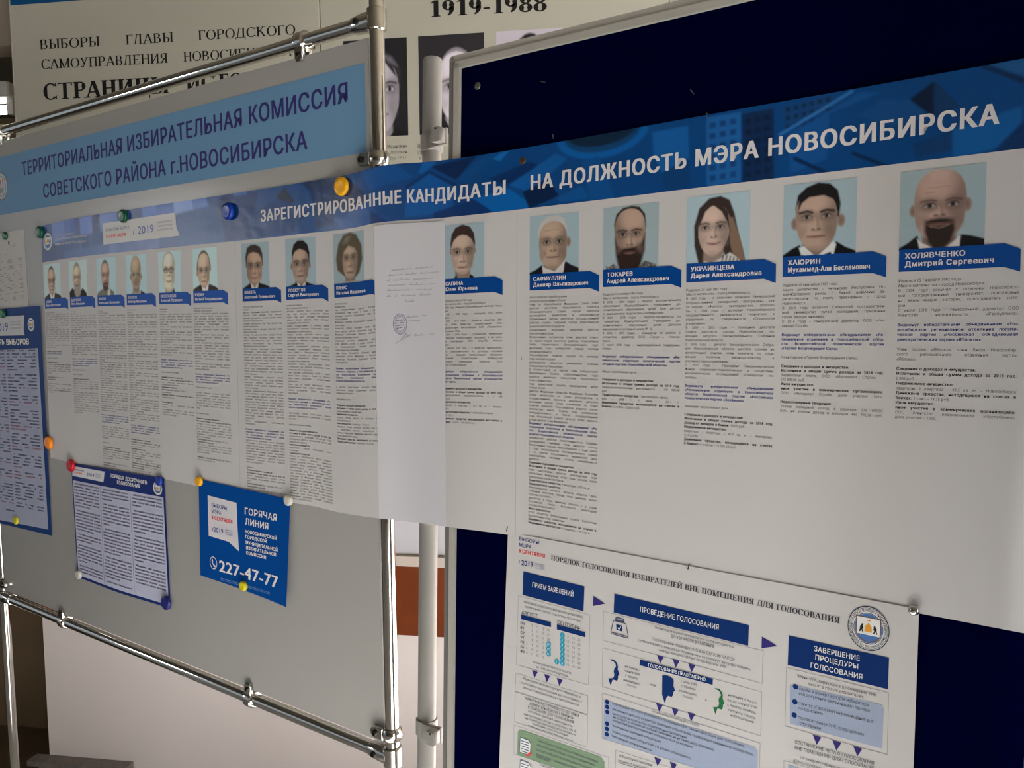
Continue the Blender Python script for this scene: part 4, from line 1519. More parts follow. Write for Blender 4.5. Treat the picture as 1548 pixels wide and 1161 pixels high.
def header_line(string, pts, cap, res=3):
    """one line of the heading following the sheet through two pixel marks"""
    a, b = PO.inv(*pts[0]), PO.inv(*pts[1])
    t.fit(string, a, b, cap, 'X', 0, .0004, res)


header_line('ЗАРЕГИСТРИРОВАННЫЕ КАНДИДАТЫ', [(393.4, 335.2), (766.4, 293.2)], .0212)
part('heading_text', t.mb(), whiteink, post_root)
t = Txt(PO)
header_line('НА ДОЛЖНОСТЬ МЭРА НОВОСИБИРСКА', [(800.3, 287.2), (1511, 186.5)], .0212)
part('heading_text', t.mb(), whiteink, post_root)

# white speech-bubble tag on the header, emblem and commission name
G = lambda x, y: (x / 5.16, y / 5.16 + 280)          # pixel read from an enlarged corner of the photograph
tagw = inkmat((150, 148, 150), (138, 136, 138), .4)
mb = MB()
mb.ppoly(PO, [G(803, 298), G(1368, 213), G(1378, 330), G(1404, 394), G(808, 465)], .0004, 0)
tg = part('date_tag', mb, [tagw], post_root, 'white speech bubble tag with the year')
t = Txt(PO)
bluei, redi, greyi = inkmat((84, 92, 128), (138, 136, 138)), inkmat((168, 70, 78), (138, 136, 138)), inkmat((110, 112, 124), (138, 136, 138))
t.pfit('ВЫБОРЫ МЭРА', G(826, 362), G(1012, 338), 4.6, 'B', 2, .0007, 2)
t.pfit('8 СЕНТЯБРЯ', G(830, 414), G(985, 395), 4.6, 'X', 1, .0007, 2)
t.pfit('2019', G(1075, 384), G(1205, 367), 12.5, 'M', 0, .0007, 2)
t.pfit('НОВОСИБИРСК', G(1226, 298), G(1344, 282), 2.6, 'B', 2, .0007, 1)
t.pfit('ГОЛОСУЕМ', G(1226, 328), G(1346, 312), 2.6, 'B', 2, .0007, 1)
t.pfit('ВЫБИРАЕМ', G(1226, 358), G(1350, 342), 2.6, 'B', 2, .0007, 1)
mb = t.mb()
mb.pline(PO, [G(1040, 388), G(1048, 342)], .0022, .0007, 0)
part('tag_text', mb, [bluei, redi, greyi], tg)


def city_emblem(sf, S, Y, rx, ry, off, parent, ref, detail=True):
    mb = MB()
    k = [inkmat((196, 194, 194), ref), inkmat((40, 44, 60), ref), inkmat((150, 152, 156), ref), inkmat((60, 92, 140), ref), inkmat((206, 202, 198), ref),
         inkmat((176, 124, 48), ref), inkmat((24, 24, 26), ref), inkmat((88, 70, 66), ref)]
    o = lambda n: off + n * .00008
    mb.sell(sf, S, Y, rx, ry, o(0), 0, 44)
    mb.sell(sf, S, Y, rx, ry, o(1), 1, 44, inner=.955)
    mb.sell(sf, S, Y, rx * .93, ry * .93, o(1), 1, 44, inner=.975)
    mb.sell(sf, S, Y, rx * .70, ry * .70, o(1), 2, 40)
    mb.sell(sf, S, Y, rx * .71, ry * .71, o(2), 1, 44, inner=.96)
    mb.sell(sf, S, Y, rx * .66, ry * .66, o(2), 3, 40)
    q = lambda pts: [(S + a * rx, Y + b * ry) for a, b in pts]
    mb.spoly(sf, q([(-.60, -.52), (.60, -.52), (.60, .30), (.44, .50), (.10, .62), (0, .72), (-.10, .62), (-.44, .50), (-.60, .30)]), o(3), 7)
    mb.spoly(sf, q([(-.55, -.47), (.55, -.47), (.55, .28), (.40, .45), (.10, .56), (0, .66), (-.10, .56), (-.40, .45), (-.55, .28)]), o(4), 4)
    mb.spoly(sf, q([(-.54, .30), (.54, .30), (.40, .45), (.10, .56), (0, .66), (-.10, .56), (-.40, .45)]), o(5), 3)
    mb.spoly(sf, q([(-.18, .16), (-.15, -.10), (0, -.26), (.15, -.10), (.18, .16)]), o(5), 5)
    mb.spoly(sf, q([(-.10, -.33), (.10, -.33), (.08, -.38), (-.08, -.38)]), o(5), 5)
    for s_ in (-1, 1):
        mb.spoly(sf, q([(s_ * .22, .02), (s_ * .30, -.12), (s_ * .40, -.06), (s_ * .40, .04), (s_ * .44, .20), (s_ * .38, .20), (s_ * .34, .08), (s_ * .28, .20), (s_ * .23, .20), (s_ * .28, .06)]), o(5), 6)
        mb.spoly(sf, q([(s_ * .24, -.10), (s_ * .30, -.20), (s_ * .35, -.12), (s_ * .30, -.06)]), o(5), 6)
    e = part('emblem', mb, k, parent, 'round city emblem with a shield')
    if detail:
        tt = []
        V, F, n = [], [], 0
        mb = MB()
        ring = 'НОВОСИБИРСКАЯ ГОРОДСКАЯ МУНИЦИПАЛЬНАЯ ИЗБИРАТЕЛЬНАЯ КОМИССИЯ • '
        w = sum(glyph(c, 'B', 1)[2] for c in ring)
        x = 0
        for c in ring:
            v, tr, ad = glyph(c, 'B', 1)
            if len(v):
                a = (x + v[:, 0]) / w * 2 * math.pi - math.pi * .9
                r = .755 + v[:, 1] / CAPU * .13
                mb.add_tris(sf.P(S + rx * r * np.sin(a), Y - ry * r * np.cos(a), o(2)), tr[:, ::-1], 0)
            x += ad
        part('emblem_text', mb, k[1], e)
    return e


q = PO.inv(*G(373, 440))
city_emblem(PO, q[0], q[1], .0235, .0235, .0004, post_root, (138, 136, 138), False)
t = Txt(PO)
for s_, a, b in (('Новосибирская городская', G(430, 402), G(580, 383)), ('муниципальная избирательная', G(430, 432), G(682, 402)), ('комиссия города Новосибирска', G(430, 470), G(672, 444))):
    t.pfit(s_, a, b, 3.6, 'B', 0, .0004, 1)
part('commission_text', t.mb(), inkmat((176, 178, 190), (138, 136, 138)), post_root)

# ---- fifteen columns
NAMES = [('БОЙКО', 'Иван Викторович'), ('ДАРЧЕНКО', 'Пётр Иванович'), ('ЖУРОВ', 'Александр Евгеньевич'), ('КОЗЛОВ', 'Виктор Иванович'), ('КРЕСТЬЯНОВ', 'Алексей Петрович'),
         ('КУДИН', 'Евгений Владимирович'), ('ЛОКОТЬ', 'Анатолий Евгеньевич'), ('ЛОСКУТОВ', 'Сергей Викторович'), ('ПИНУС', 'Наталья Ивановна'), ('САПИНА', 'Юлия Юрьевна'),
         ('САФИУЛЛИН', 'Данияр Эльгизарович'), ('ТОКАРЕВ', 'Андрей Александрович'), ('УКРАИНЦЕВА', 'Дарья Александровна'), ('ХАЮРИН', 'Мухаммед-Али Бесланович'), ('ХОЛЯВЧЕНКО', 'Дмитрий Сергеевич')]
COLS = [.0042, .1310, .2590, .3852, .5150, .6408, .8050, .9367, 1.0705, 1.3358, 1.4996, 1.6228, 1.7467, 1.8720, 2.0020]
WHO = ['dark-haired man', 'grey-bearded man', 'man with a short beard', 'balding man with a moustache', 'man in dark glasses', 'man in a brown suit', 'man with side-parted hair', 'young man with dark short hair',
       'woman with a light bob', 'woman with hair pulled back', 'white-haired man', 'man with a full dark beard', 'woman with long hair', 'young black-haired man', 'bald man with a goatee']
DYP = [.1845, .1855, .1862, .1860, .1858, .1852, .1845, .1850, .1842, .1905, .1908, .1902, .1890, .1876, .1876]
plateblue = [inkmat((26, 60, 120), LW, .45), inkmat((4, 52, 112), MW, .45), inkmat((14, 52, 106), RW, .45)]
PWD = .117

BODY = ('родился города Новосибирска место жительства году окончил Новосибирский государственный университет по специальности инженер присуждена квалификация работал директором '
        'общества с ограниченной ответственностью депутат Совета депутатов города председатель комитета годы служба в Вооруженных Силах Российской Федерации начальник отдела помощник '
        'депутата Законодательного Собрания области член партии руководитель управления заместитель мэра').split()
N4 = ['Выдвинут избирательным объединением «Ре-', 'гиональное отделение в Новосибирской обла-', 'сти Всероссийской политической партии', '«Партия Новосибирской области»']
BOLD2 = ['Сведения о доходах и имуществе:', 'Источники и общая сумма дохода за 2018 год:']
BSH = ['Недвижимое имущество:', 'Транспортные средства:', 'Иное имущество:', 'Общая сумма дохода:']
PAT = {
    0: 'hgggggghgggggghgh cm h cbgggh dc ghgbh',
    1: 'hhgggggghggghggggghg nnnm h h cgggghggggghgggh',
    2: 'hhggghggggggghgggghgghggggggghgggghgggghgggh nnnm gggggh h cbgggh dcghcghbh',
    3: 'hhgghggghgggghggghgghgggghgghgggghgghggggghgggh nnnm  cbghcgghdgbdcggggh',
    4: 'hhgggghghgghghgghgh nnnm h cbghcdhbh cghggh',
    5: 'hhggggggghgghggggggghggh nnnm h ggggggh h cbggggghdcgggh bh',
    6: 'hhggghghghgggghggggggggghgggghgggggggggghgh nnnmggggggggh hcbgghdcghbh',
    7: 'hhgggghgghggghggggghgghggghgggh nnnm ggh h cbgghcghcgggggggggggggggh',
    8: 'hhggghghggghggghgggh nnnnm ggh h cbhcghdggghbd',
}
TEXTS = {
    9: [('h', 'Родилась 26 марта 1984 года.'), ('h', 'Место жительства – город Новосибирск.'), ('g', 'В 2006 году окончила Новосибирский институт эконо-'), ('h', 'мики.'), ('g', 'В 2007 – 2008 годах – менеджер ООО «Ком-'), ('h', 'пания».'),
        ('g', 'В 2009 – 2014 годах – директор агентства «Ме-'), ('g', 'диа», глава агентства, корреспондент теле-'), ('g', 'радиокомпании выпускающий ООО «Телевизион-'), ('h', 'ная станция Мир».'), ('g', 'В 2014 – 2018 годах – студентская телевизион-'),
        ('g', '– ведущая телевизионных программ и информа-'), ('g', 'ции телепередач ООО «Мир-ТВ» Новоси-'), ('h', 'бирск.'), ('g', 'С февраля 2018 года – в качестве индивидуаль-'), ('g', 'ного предпринимателя по договору оказания'), ('g', 'услуг – ведущая телевизионных программ,'),
        ('g', 'выполняет корреспондент, телеведущая'), ('g', 'программ телевидения проектов ООО'), ('h', '«НСК-ТВ Новосибирск».'), (' ', ''), ('n', 'Выдвинута избирательным объединением'), ('n', '«Региональное отделение в Новосибирской'), ('n', 'области Политической партии «Гражданская'), ('m', 'платформа».'), (' ', ''),
        ('b', BOLD2[0]), ('b', BOLD2[1]), ('g', 'Индивидуальный предприниматель – 1 200'), ('h', '000 руб.'), ('b', BSH[0]), ('g', 'квартиры: 1 квартира – 37,7 кв. м. – Новоси-'), ('h', 'бирск.'), ('d', 'Транспортные средства:|1 автомобиль легко-'), ('h', 'вой – 2012 г.'), ('b', 'Денежные средства, находящиеся на счетах в'), ('d', 'банках:|3 счета – 143 200,00 руб.')],
    10: 'hhgggggghghgggghghghggghghgggggggghnnnmggggggh' + 'cbgghdcgghgghcghbd',
    11: [('h', 'Родился 14 октября 1981 года.'), ('h', 'Место жительства – город Новосибирск.'), ('g', 'В 2002 – 2004 годах – педагог дополнительного'), ('g', 'образования Муниципального учреждения до-'), ('g', 'полнительного образования детей Дом детско-'), ('h', 'го (юношеского) творчества «Октябрьский».'), ('g', 'В 2004 – 2005 годах – педагог-организатор по'),
         ('g', 'физкультуре Муниципального учреждения до-'), ('g', 'полнительного образования детей Детский'), ('h', 'юношеский спортивный центр № 12.'), ('g', 'В 2006 – 2007 годах – менеджер по работе с'), ('g', 'клиентами, директор ООО «Триумф», Новоси-'), ('h', 'бирск.'), ('g', 'С июля 2008 года – индивидуальный предприни-'), ('h', 'матель.'), (' ', ''),
         ('n', 'Выдвинут избирательным объединением «Ре-'), ('n', 'гиональное отделение политической партии'), ('m', '«Родная партия» Новосибирской области».'), (' ', ''), ('h', 'Женат, воспитывает дочь.'), (' ', ''), ('b', BOLD2[0]), ('b', BOLD2[1]), ('g', 'Предпринимательская деятельность – 149 580,00'), ('h', 'руб.'),
         ('d', 'Транспортные средства:|1 автомобиль легко-'), ('g', 'вой – 2008 г., 1 иное – 2011 г.'), ('b', 'Денежные средства, находящиеся на счетах в'), ('d', 'банках:|2 счета – 226,00 руб.')],
    12: [('h', 'Родилась 24 мая 1981 года.'), ('h', 'Место жительства – город Новосибирск.'), ('g', 'В 2003 году – с отличием окончила Кемеровский'), ('g', 'государственный университет, присуждена ква-'), ('g', 'лификация «Филолог, преподаватель, психоло-'), ('g', 'га». С 2005 года – аспирант Новосибирского'), ('g', 'государственного университета экономики и'),
         ('g', 'управления по специальности «Социология'), ('h', 'управления».'), ('g', 'В 2009 – 2015 годы – помощник депутата'), ('g', 'Совета депутатов города Новосибирска, по-'), ('g', 'мощник депутата Законодательного Собрания'), ('h', 'Новосибирской области.'), ('g', 'С 2015 года – депутат Законодательного Собра-'), ('g', 'ния Новосибирской области шестого созыва на'),
         ('g', 'непостоянной основе, член комитета по соци-'), ('g', 'альной политике, законодательству и'), ('h', 'местному самоуправлению.'), ('g', 'С 2017 года – Президент Некоммерческой'), ('g', 'Фонда социально-экономических и обществен-'), ('g', 'но-политических исследований «Сибирская по-'), ('h', 'литика».'), (' ', ''),
         ('n', 'Выдвинута избирательным объединением'), ('n', '«Региональное отделение в Новосибирской'), ('n', 'области Политической партии «Российская'), ('m', 'экологическая партия «Зелёные»».'), (' ', ''), ('h', 'Замужем, воспитывает дочь.'), (' ', ''), ('b', BOLD2[0]), ('b', BOLD2[1]), ('d', 'Доход от вкладов в банке:|10,07 руб.'), ('b', BSH[0]),
         ('g', 'квартиры: 1 квартира – 47,7 кв. м. – Кемерово,'), ('h', '(1/4 доля).'), ('b', 'Денежные средства, находящиеся на счетах'), ('d', 'в банках:|6 счетов – 11 001,64 руб.')],
    13: [('h', 'Родился 27 сентября 1987 года.'), ('g', 'Место жительства – Чеченская Республика, Но-'), ('g', 'жай-Юртовский район, с. Беной; временно за-'), ('g', 'регистрирован по месту пребывания – город'), ('h', 'Новосибирск.'), ('g', 'В 2014 году окончил Сибирский государствен-'), ('g', 'ный университет путей сообщения, присвоена'), ('h', 'квалификация инженер.'),
         ('g', 'С 2016 года – генеральный директор ООО «Им-'), ('h', 'периал Строй».'), (' ', ''), *[('n', q) for q in N4[:3]], ('m', '«Партия Возрождения Села»'), (' ', ''), ('h', 'Член партии «Партия Возрождения Села».'), (' ', ''), ('b', BOLD2[0]), ('b', BOLD2[1]), ('g', 'Заработная плата, ООО «Империал Строй» –'),
         ('h', '275 000,00 руб.'), ('b', 'Иное имущество:'), ('b', 'иное участие в коммерческих организациях:'), ('g', 'ООО «Империал Строй», доля участия 100%.'), (' ', ''), ('b', 'Недостоверные сведения:'), ('g', 'Указан излишний доход в размере 275 000,00'), ('g', 'руб., не указан доход в размере 460 702,38 руб.')],
    14: [('h', 'Родился 15 февраля 1982 года.'), ('h', 'Место жительства – город Новосибирск.'), ('g', 'В 2004 году окончил с отличием Новосибирс-'), ('g', 'кий государственный университет, присуждена'), ('g', 'на квалификация историк, преподаватель исто-'), ('h', 'рии.'), ('g', 'С июля 2010 года – генеральный директор ООО'), ('g', 'Агентство недвижимости «Республика».'), (' ', ''),
         ('n', 'Выдвинут избирательным объединением «Но-'), ('n', 'восибирское региональное отделение полити-'), ('n', 'ческой партии «Российская объединенная'), ('m', 'демократическая партия «Яблоко»».'), (' ', ''), ('g', 'Член партии «Яблоко», член Бюро Новосибир-'), ('g', 'ского регионального отделения партии'), ('h', '«Яблоко».'), (' ', ''),
         ('b', BOLD2[0]), ('b', BOLD2[1]), ('h', '2 000 руб.'), ('b', BSH[0]), ('g', 'квартиры: 1 квартира – 33,3 кв. м. – Новосибирск'), ('b', 'Денежные средства, находящиеся на счетах в'), ('d', 'банках:|1 счет – 73,75 руб.'), ('b', 'Иное имущество:'), ('b', 'иное участие в коммерческих организациях:'), ('g', 'ООО Агентство недвижимости «Республика»,'), ('h', 'доля участия – 100%.')],
}


def filler(pat, seed):
    r = random.Random(seed)
    out, nb, ns, nn = [], 0, 0, 0
    for c in pat:
        if c == ' ':
            out.append((' ', ''))
        elif c in 'nm':
            out.append((c, N4[min(nn, 3)] if c == 'n' else N4[3]))
            nn += 1
        elif c == 'b':
            out.append(('b', BOLD2[1] if nb == 0 else 'Денежные средства, находящиеся на счетах в'))
            nb += 1
        elif c == 'c':
            out.append(('b', BOLD2[0] if ns == 0 else BSH[(ns - 1) % 4]))
            ns += 1
        elif c == 'd':
            out.append(('d', BSH[ns % 4] + '|3 квартиры – 47,5 кв. м.'))
            ns += 1
        else:
            s_ = ''
            lim = r.randint(40, 45) if c == 'g' else r.randint(8, 30)
            while len(s_) < lim - 4:
                s_ += (' ' if s_ else '') + r.choice(BODY)
            out.append((c, s_[:lim]))
    return out


SHIFT = {}
for k, (S0, who) in enumerate(zip(COLS, WHO)):
    yp = DYP[k]
    grp = 0 if k < 6 else (1 if k < 12 else 2)
    ref = (LW, MW, RW)[grp]
    big = k >= 9
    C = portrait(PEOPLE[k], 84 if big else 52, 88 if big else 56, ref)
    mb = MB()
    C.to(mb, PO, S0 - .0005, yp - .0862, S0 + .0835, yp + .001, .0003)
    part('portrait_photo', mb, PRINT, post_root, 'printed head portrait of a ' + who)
    # name plate with folded corner
    mb = MB()
    a = S0
    mb.spoly(PO, [(a, yp), (a + .1025, yp), (a + PWD, yp + .0068), (a + PWD, yp + .0300), (a + .1025, yp + .0245), (a, yp + .0245)], .0006, 0)
    pl = part('name_plate', mb, plateblue[grp], post_root, 'blue name plate with a folded corner')
    t = Txt(PO)
    n1, n2 = NAMES[k]
    t.line(n1, a + .0058, yp + .0104, .0058, 'X', 0, .0008, 2, width=.1)
    t.line(n2, a + .0058, yp + .0192, .0058, 'X', 0, .0008, 2, width=.094)
    part('name_text', t.mb(), whiteink, pl)
    src = TEXTS.get(k, PAT.get(k))
    if isinstance(src, str):
        src = filler(src, k)
    t = Txt(PO)
    Y = yp + .0365
    pitch = .00545
    for sty, s_ in src:
        if sty in 'gh':
            t.line(s_, a, Y, .0033, 'L', 0, .0003, 1, width=PWD, just=(sty == 'g'), cond=.95)
        elif sty in 'nm':
            t.line(s_, a, Y, .0034, 'B', 1, .0003, 1, width=PWD, just=(sty == 'n'), cond=.94)
        elif sty == 'b':
            t.line(s_, a, Y, .0034, 'B', 2, .0003, 1, width=PWD, just=len(s_) > 36, cond=.94)
        elif sty == 'd':
            b_, g_ = s_.split('|')
            w = t.line(b_ + ' ', a, Y, .0034, 'B', 2, .0003, 1, width=PWD, cond=.94)
            t.line(g_, a + w, Y, .0033, 'L', 0, .0003, 1, width=PWD - w, cond=.95)
        Y += pitch
    part('biography_text', t.mb(), [inkmat((84, 80, 80), ref), inkmat((52, 58, 104), ref), inkmat((28, 26, 28), ref)], post_root)

# seams where printed lengths are joined
for S_ in (.7830, 1.4770):
    mb = MB()
    mb.srect(PO, S_ - .0005, BH + .001, S_ + .0003, PO.Hm - .001, .00012, 0)
    part('paper_seam', mb, inkmat((140, 137, 137), MW), post_root)

# ---- the plain sheet pasted over one column, with handwriting and a round stamp
off = .0012
pn = thing('handwritten_notice', 'plain white strip pasted over one poster column with handwriting and round violet stamp', 'notice', PL.mat(-.02, -.333, .012))
a0, a1 = PO.inv(565.5, 341)[0], PO.inv(673, 330)[0]
y0 = PO.inv(620, 336)[1]
ss = np.linspace(a0, a1, 24)
nsf = Surf(PO.P(ss, np.full(24, y0 + .001), off), PO.P(ss, np.full(24, PO.Hm - .0005), off))
mb = MB()
mb.sheet(nsf, .0004, 12)
part('paper', mb, mat('office_paper_cool_white', (PAPER_ALB * 1.12, PAPER_ALB * 1.12, PAPER_ALB * 1.19), .6, spec=.1, noise=.006, scale=6, bump=.06, bscale=9), pn, sm=True)
pen = inkmat((78, 78, 102), (176, 175, 180))
mb = MB()
rr = random.Random(4)


def scribble(mb, sf, q0, q1, h, words, w, mi, off):
    a, b = sf.inv(*q0), sf.inv(*q1)
    L = b[0] - a[0]
    x = 0.
    tot = sum(words) + .6 * len(words)
    for n in words:
        m = int(n * 8)
        P = []
        for i in range(m + 1):
            u = (x + n * i / m) / tot
            ph = i * 2 * math.pi / 3.1
            amp = h * (.5 + .5 * rr.random())
            if i % 9 == 4:
                amp *= 1.9
            P.append((a[0] + u * L + .0006 * math.cos(ph), a[1] + (b[1] - a[1]) * u - amp * (.5 + .5 * math.sin(ph))))
        mb.sline(sf, P, w, off, mi)
        x += n + .6


HZ = lambda x, y: (560 + x / 6.45, 400 + y / 6.45)
for (xa, ya, xb, yb, wd) in ((200, 62, 640, 22, (5, 4.5)), (168, 112, 694, 72, (3, 2.4, 4)), (158, 165, 640, 135, (.6, 3.4, 4)), (165, 208, 664, 190, (3.6, 5.4)), (158, 260, 636, 245, (4.8, 3)), (155, 318, 620, 295, (.8, .6, 3, 2.2)), (320, 370, 462, 358, (2,))):
    scribble(mb, nsf, HZ(xa, ya), HZ(xb, yb), .0024, wd, .00035, 0, .0002)
part('handwriting', mb, pen, pn)
mb = MB()
scribble(mb, nsf, HZ(350, 520), HZ(575, 495), .0024, (3, 1.4), .00035, 0, .0002)
scribble(mb, nsf, HZ(372, 556), HZ(505, 545), .002, (3,), .00035, 0, .0002)
scribble(mb, nsf, HZ(340, 705), HZ(650, 680), .0026, (1, 2.4, 1), .00035, 0, .0002)
mb.pline(nsf, [HZ(240, 768), HZ(290, 742), HZ(340, 690), HZ(360, 662), HZ(335, 680), HZ(300, 720), HZ(318, 735), HZ(372, 690), HZ(400, 680)], .0004, .0002, 0)
part('signature', mb, pen, pn)
mb = MB()
cS = nsf.inv(*HZ(290, 580))
for r_, i_ in ((.0168, .955), (.0125, .95)):
    mb.sell(nsf, cS[0], cS[1], r_ * .98, r_ * 1.02, .0003, 0, 40, inner=i_)
for j, (xa, xb) in enumerate(((-.010, .010), (-.0108, .0095), (-.009, .0108), (-.0085, .006))):
    scribble(mb, nsf, tuple(proj(nsf.P(cS[0] + xa, cS[1] - .005 + j * .0042))), tuple(proj(nsf.P(cS[0] + xb, cS[1] - .0065 + j * .0042))), .0014, (2, 2), .0006, 0, .0003)
for kk in range(34):
    a = kk / 34 * 2 * math.pi
    mb.sline(nsf, [(cS[0] + .0138 * math.cos(a), cS[1] + .0138 * math.sin(a)), (cS[0] + .0158 * math.cos(a + .05), cS[1] + .0158 * math.sin(a + .05))], .0005, .0003, 0)
part('stamp', mb, inkmat((104, 92, 148), (176, 175, 180)), pn, 'round violet ink stamp')

# ================================================================== SMALLER SHEETS ON THE WHITE BOARD
OV = .0032     # sheets that overlap the poster lie in front of it
rz = random.Random(11)


def words(n, r=rz):
    s_ = ''
    while len(s_) < n - 3:
        s_ += (' ' if s_ else '') + r.choice(BODY)
    return s_[:n]


def column_text(t, S0, Y0, w, nl, pitch, cap, mi, off, sty='B', paras=None, red=(), chars=40, seed=1):
    r = random.Random(seed)
    Y = Y0
    k = 0
    while k < nl:
        n = r.randint(3, 8)
        for j in range(n):
            if k >= nl:
                break
            last = j == n - 1
            ind = .006 if j == 0 else 0
            s_ = words(int(chars * (r.uniform(.3, .8) if last else 1)), r)
            t.line(s_, S0 + ind, Y, cap, sty, (1 if (j >= n - 2 and r.random() < .5 and red) else mi), off, 1, width=w - ind, just=not last)
            Y += pitch
            k += 1
        Y += pitch * .55
        k += .55


# ---- typed notice, far left
u1 = PL.uv(38, 400)[0]
nt = flat_sheet(PL, (-52, 363), (35.5, 346), (43, 463), (-38, 475), .0012, 6)
root = thing('typed_notice', 'white typed notice page at the far left edge under a green magnet', 'notice', PL.mat(-1.42, .06, 0))
mb = MB()
mb.sheet(nt, .0003, 6)
part('paper', mb, mat('typed_paper', (PAPER_ALB, PAPER_ALB * .98, PAPER_ALB * .95), .6, spec=.1, noise=.01, scale=8), root)
t = Txt(nt)
Lw = nt.S[-1]
g3 = lambda x, y: nt.inv(x / 5.16, y / 5.16 + 280)
for (ya, f0, f1) in ((470, -.3, .86), (485, -.3, .86), (505, .40, .74), (540, .4, .70)):
    Y = g3(60, ya)[1]
    t.line(words(30), Lw * max(f0, .05), Y, .0022, 'R', 0, .0003, 1, width=Lw * (f1 - max(f0, .05)), just=True)
y0_, y1_ = g3(60, 590)[1], g3(60, 900)[1]
for k in range(20):
    if k in (2, 15):
        continue
    t.line(words(60 if k % 6 != 5 else 28), Lw * .10, y0_ + (y1_ - y0_) * k / 19, .0031, 'M', 0, .0003, 1, width=Lw * .84, just=k % 6 != 5)
mb = t.mb()
q = g3(70, 450)
mb.spoly(nt, [(q[0] - .004, q[1] - .005), (q[0] + .004, q[1] - .005), (q[0] + .004, q[1] + .003), (q[0], q[1] + .007), (q[0] - .004, q[1] + .003)], .0003, 0)
part('typed_text', mb, inkmat((66, 64, 62), LW), root)

# ---- calendar poster
root = thing('election_calendar_poster', 'navy bordered poster of dark text columns at the left edge under an orange magnet', 'poster', PL.mat(-1.36, -.541, 0))
cal = flat_sheet(PL, (-52, 471), (60, 462), (78.5, 810), (-28, 784.5), OV, 8)
mb = MB()
mb.sheet(cal, .0003, 8)
calnavy = mat('ink_calendar_navy', ink((18, 42, 84), LW), .4, spec=.06)
part('paper', mb, calnavy, root)
mb = MB()
g4 = lambda x, y: cal.inv(x / 5.16, y / 5.16 + 440)
g5 = lambda x, y: cal.inv(x / 5.16, y / 5.16 + 640)
a, b, c, d = g4(-230, 470), g4(297, 445), g5(378, 828), g5(-130, 728)
mb.spoly(cal, [a, b, c, d], .0003, 0)
part('text_field', mb, inkmat((122, 124, 140), (146, 143, 142)), root)
mb = MB()
mb.spoly(cal, [g4(-160, 215), g4(190, 188), g4(186, 300), g4(194, 345), g4(-150, 352)], .0003, 0)
tg = part('date_tag', mb, inkmat((150, 148, 150), (146, 143, 142)), root)
t = Txt(cal)
t.fit('2019', g4(-34, 315), g4(68, 308), abs(g4(0, 312)[1] - g4(0, 246)[1]), 'M', 0, .0006, 2)
for ya, yb in ((246, 240), (268, 264), (296, 293)):
    t.fit('ГОЛОСУЕМ', g4(80, ya), g4(160, yb), .0032, 'B', 1, .0006, 1)
part('tag_text', t.mb(), [inkmat((62, 74, 118), LW), inkmat((90, 90, 96), LW)], tg)
t = Txt(cal)
t.fit('КАЛЕНДАРЬ ВЫБОРОВ', g4(-170, 424), g4(230, 416), abs(g4(100, 418)[1] - g4(100, 373)[1]), 'X', 0, .0004, 2)
part('title_text', t.mb(), inkmat((170, 168, 170), LW), root)
q = g4(243, 262)
city_emblem(cal, q[0], q[1], .0185, .0185, .0004, root, LW, False)
t = Txt(cal)
c0, c1 = g4(58, 600)[0], g4(285, 600)[0]
cw = (c1 - c0)
ys, ye = g4(100, 470)[1], g5(200, 690)[1]
n_ = int((ye - ys) / .0086)
column_text(t, c0, ys, cw, n_, .0086, .0050, 0, .0006, 'X', red=(1,), chars=27, seed=5)
column_text(t, c0 - cw - .012, ys, cw, n_ + 2, .0086, .0050, 0, .0006, 'X', red=(1,), chars=27, seed=6)
part('column_text', t.mb(), [inkmat((34, 38, 62), LW), inkmat((118, 70, 78), LW)], root)

# ---- early voting leaflet
root = thing('early_voting_leaflet', 'pale sheet with navy border and three columns of dense text, below the long poster', 'poster', PL.mat(-.98, -.52, 0))
lf = flat_sheet(PL, (107.6, 700), (248, 723.3), (258, 920.2), (117.6, 872.8), OV, 14, curl=lambda s: .006 * math.sin(math.pi * s) ** 2)
mb = MB()
mb.sheet(lf, .0003, 8)
part('paper', mb, mat('ink_leaflet_navy', ink((16, 32, 82), (150, 147, 146)), .45), root, sm=True)
LFW = (150, 147, 146)
W_, H_ = lf.S[-1], lf.Hm
mb = MB()
mb.srect(lf, .005, .043, W_ - .006, H_ - .007, .0004, 0, 12)
part('text_field', mb, inkmat((142, 142, 158), LFW), root)
g6 = lambda x, y: lf.inv(80 + x / 7.74, 680 + y / 7.74)
mb = MB()
mb.spoly(lf, [g6(232, 188), g6(606, 255), g6(600, 320), g6(592, 378), g6(230, 302)], .0004, 0)
tg = part('date_tag', mb, inkmat((168, 166, 168), LFW), root)
t = Txt(lf)
t.fit('ВЫБОРЫ МЭРА', g6(255, 238), g6(368, 256), .0040, 'B', 0, .0008, 1)
t.fit('8 СЕНТЯБРЯ', g6(248, 274), g6(345, 290), .0044, 'X', 1, .0008, 1)
t.fit('2019', g6(402, 302), g6(488, 316), .0082, 'B', 0, .0008, 2)
for ya in (283, 303, 324):
    t.fit('ГОЛОСУЕМ', g6(500, ya), g6(568, ya + 10), .0026, 'B', 0, .0008, 1)
part('tag_text', t.mb(), [inkmat((70, 72, 104), LFW), inkmat((178, 60, 66), LFW)], tg)
t = Txt(lf)
t.fit('ПОРЯДОК ДОСРОЧНОГО', g6(672, 318), g6(1105, 407), .0086, 'X', 0, .0005, 2)
t.fit('ГОЛОСОВАНИЯ', g6(752, 398), g6(1024, 448), .0086, 'X', 0, .0005, 2)
part('title_text', t.mb(), inkmat((178, 176, 176), LFW), root)
q = g6(1228, 450)
city_emblem(lf, q[0], q[1], .0185, .0165, .0005, root, LFW, False)
t = Txt(lf)
sA, sB, sC, sD = .010, g6(560, 500)[0], g6(912, 560)[0], W_ - .012
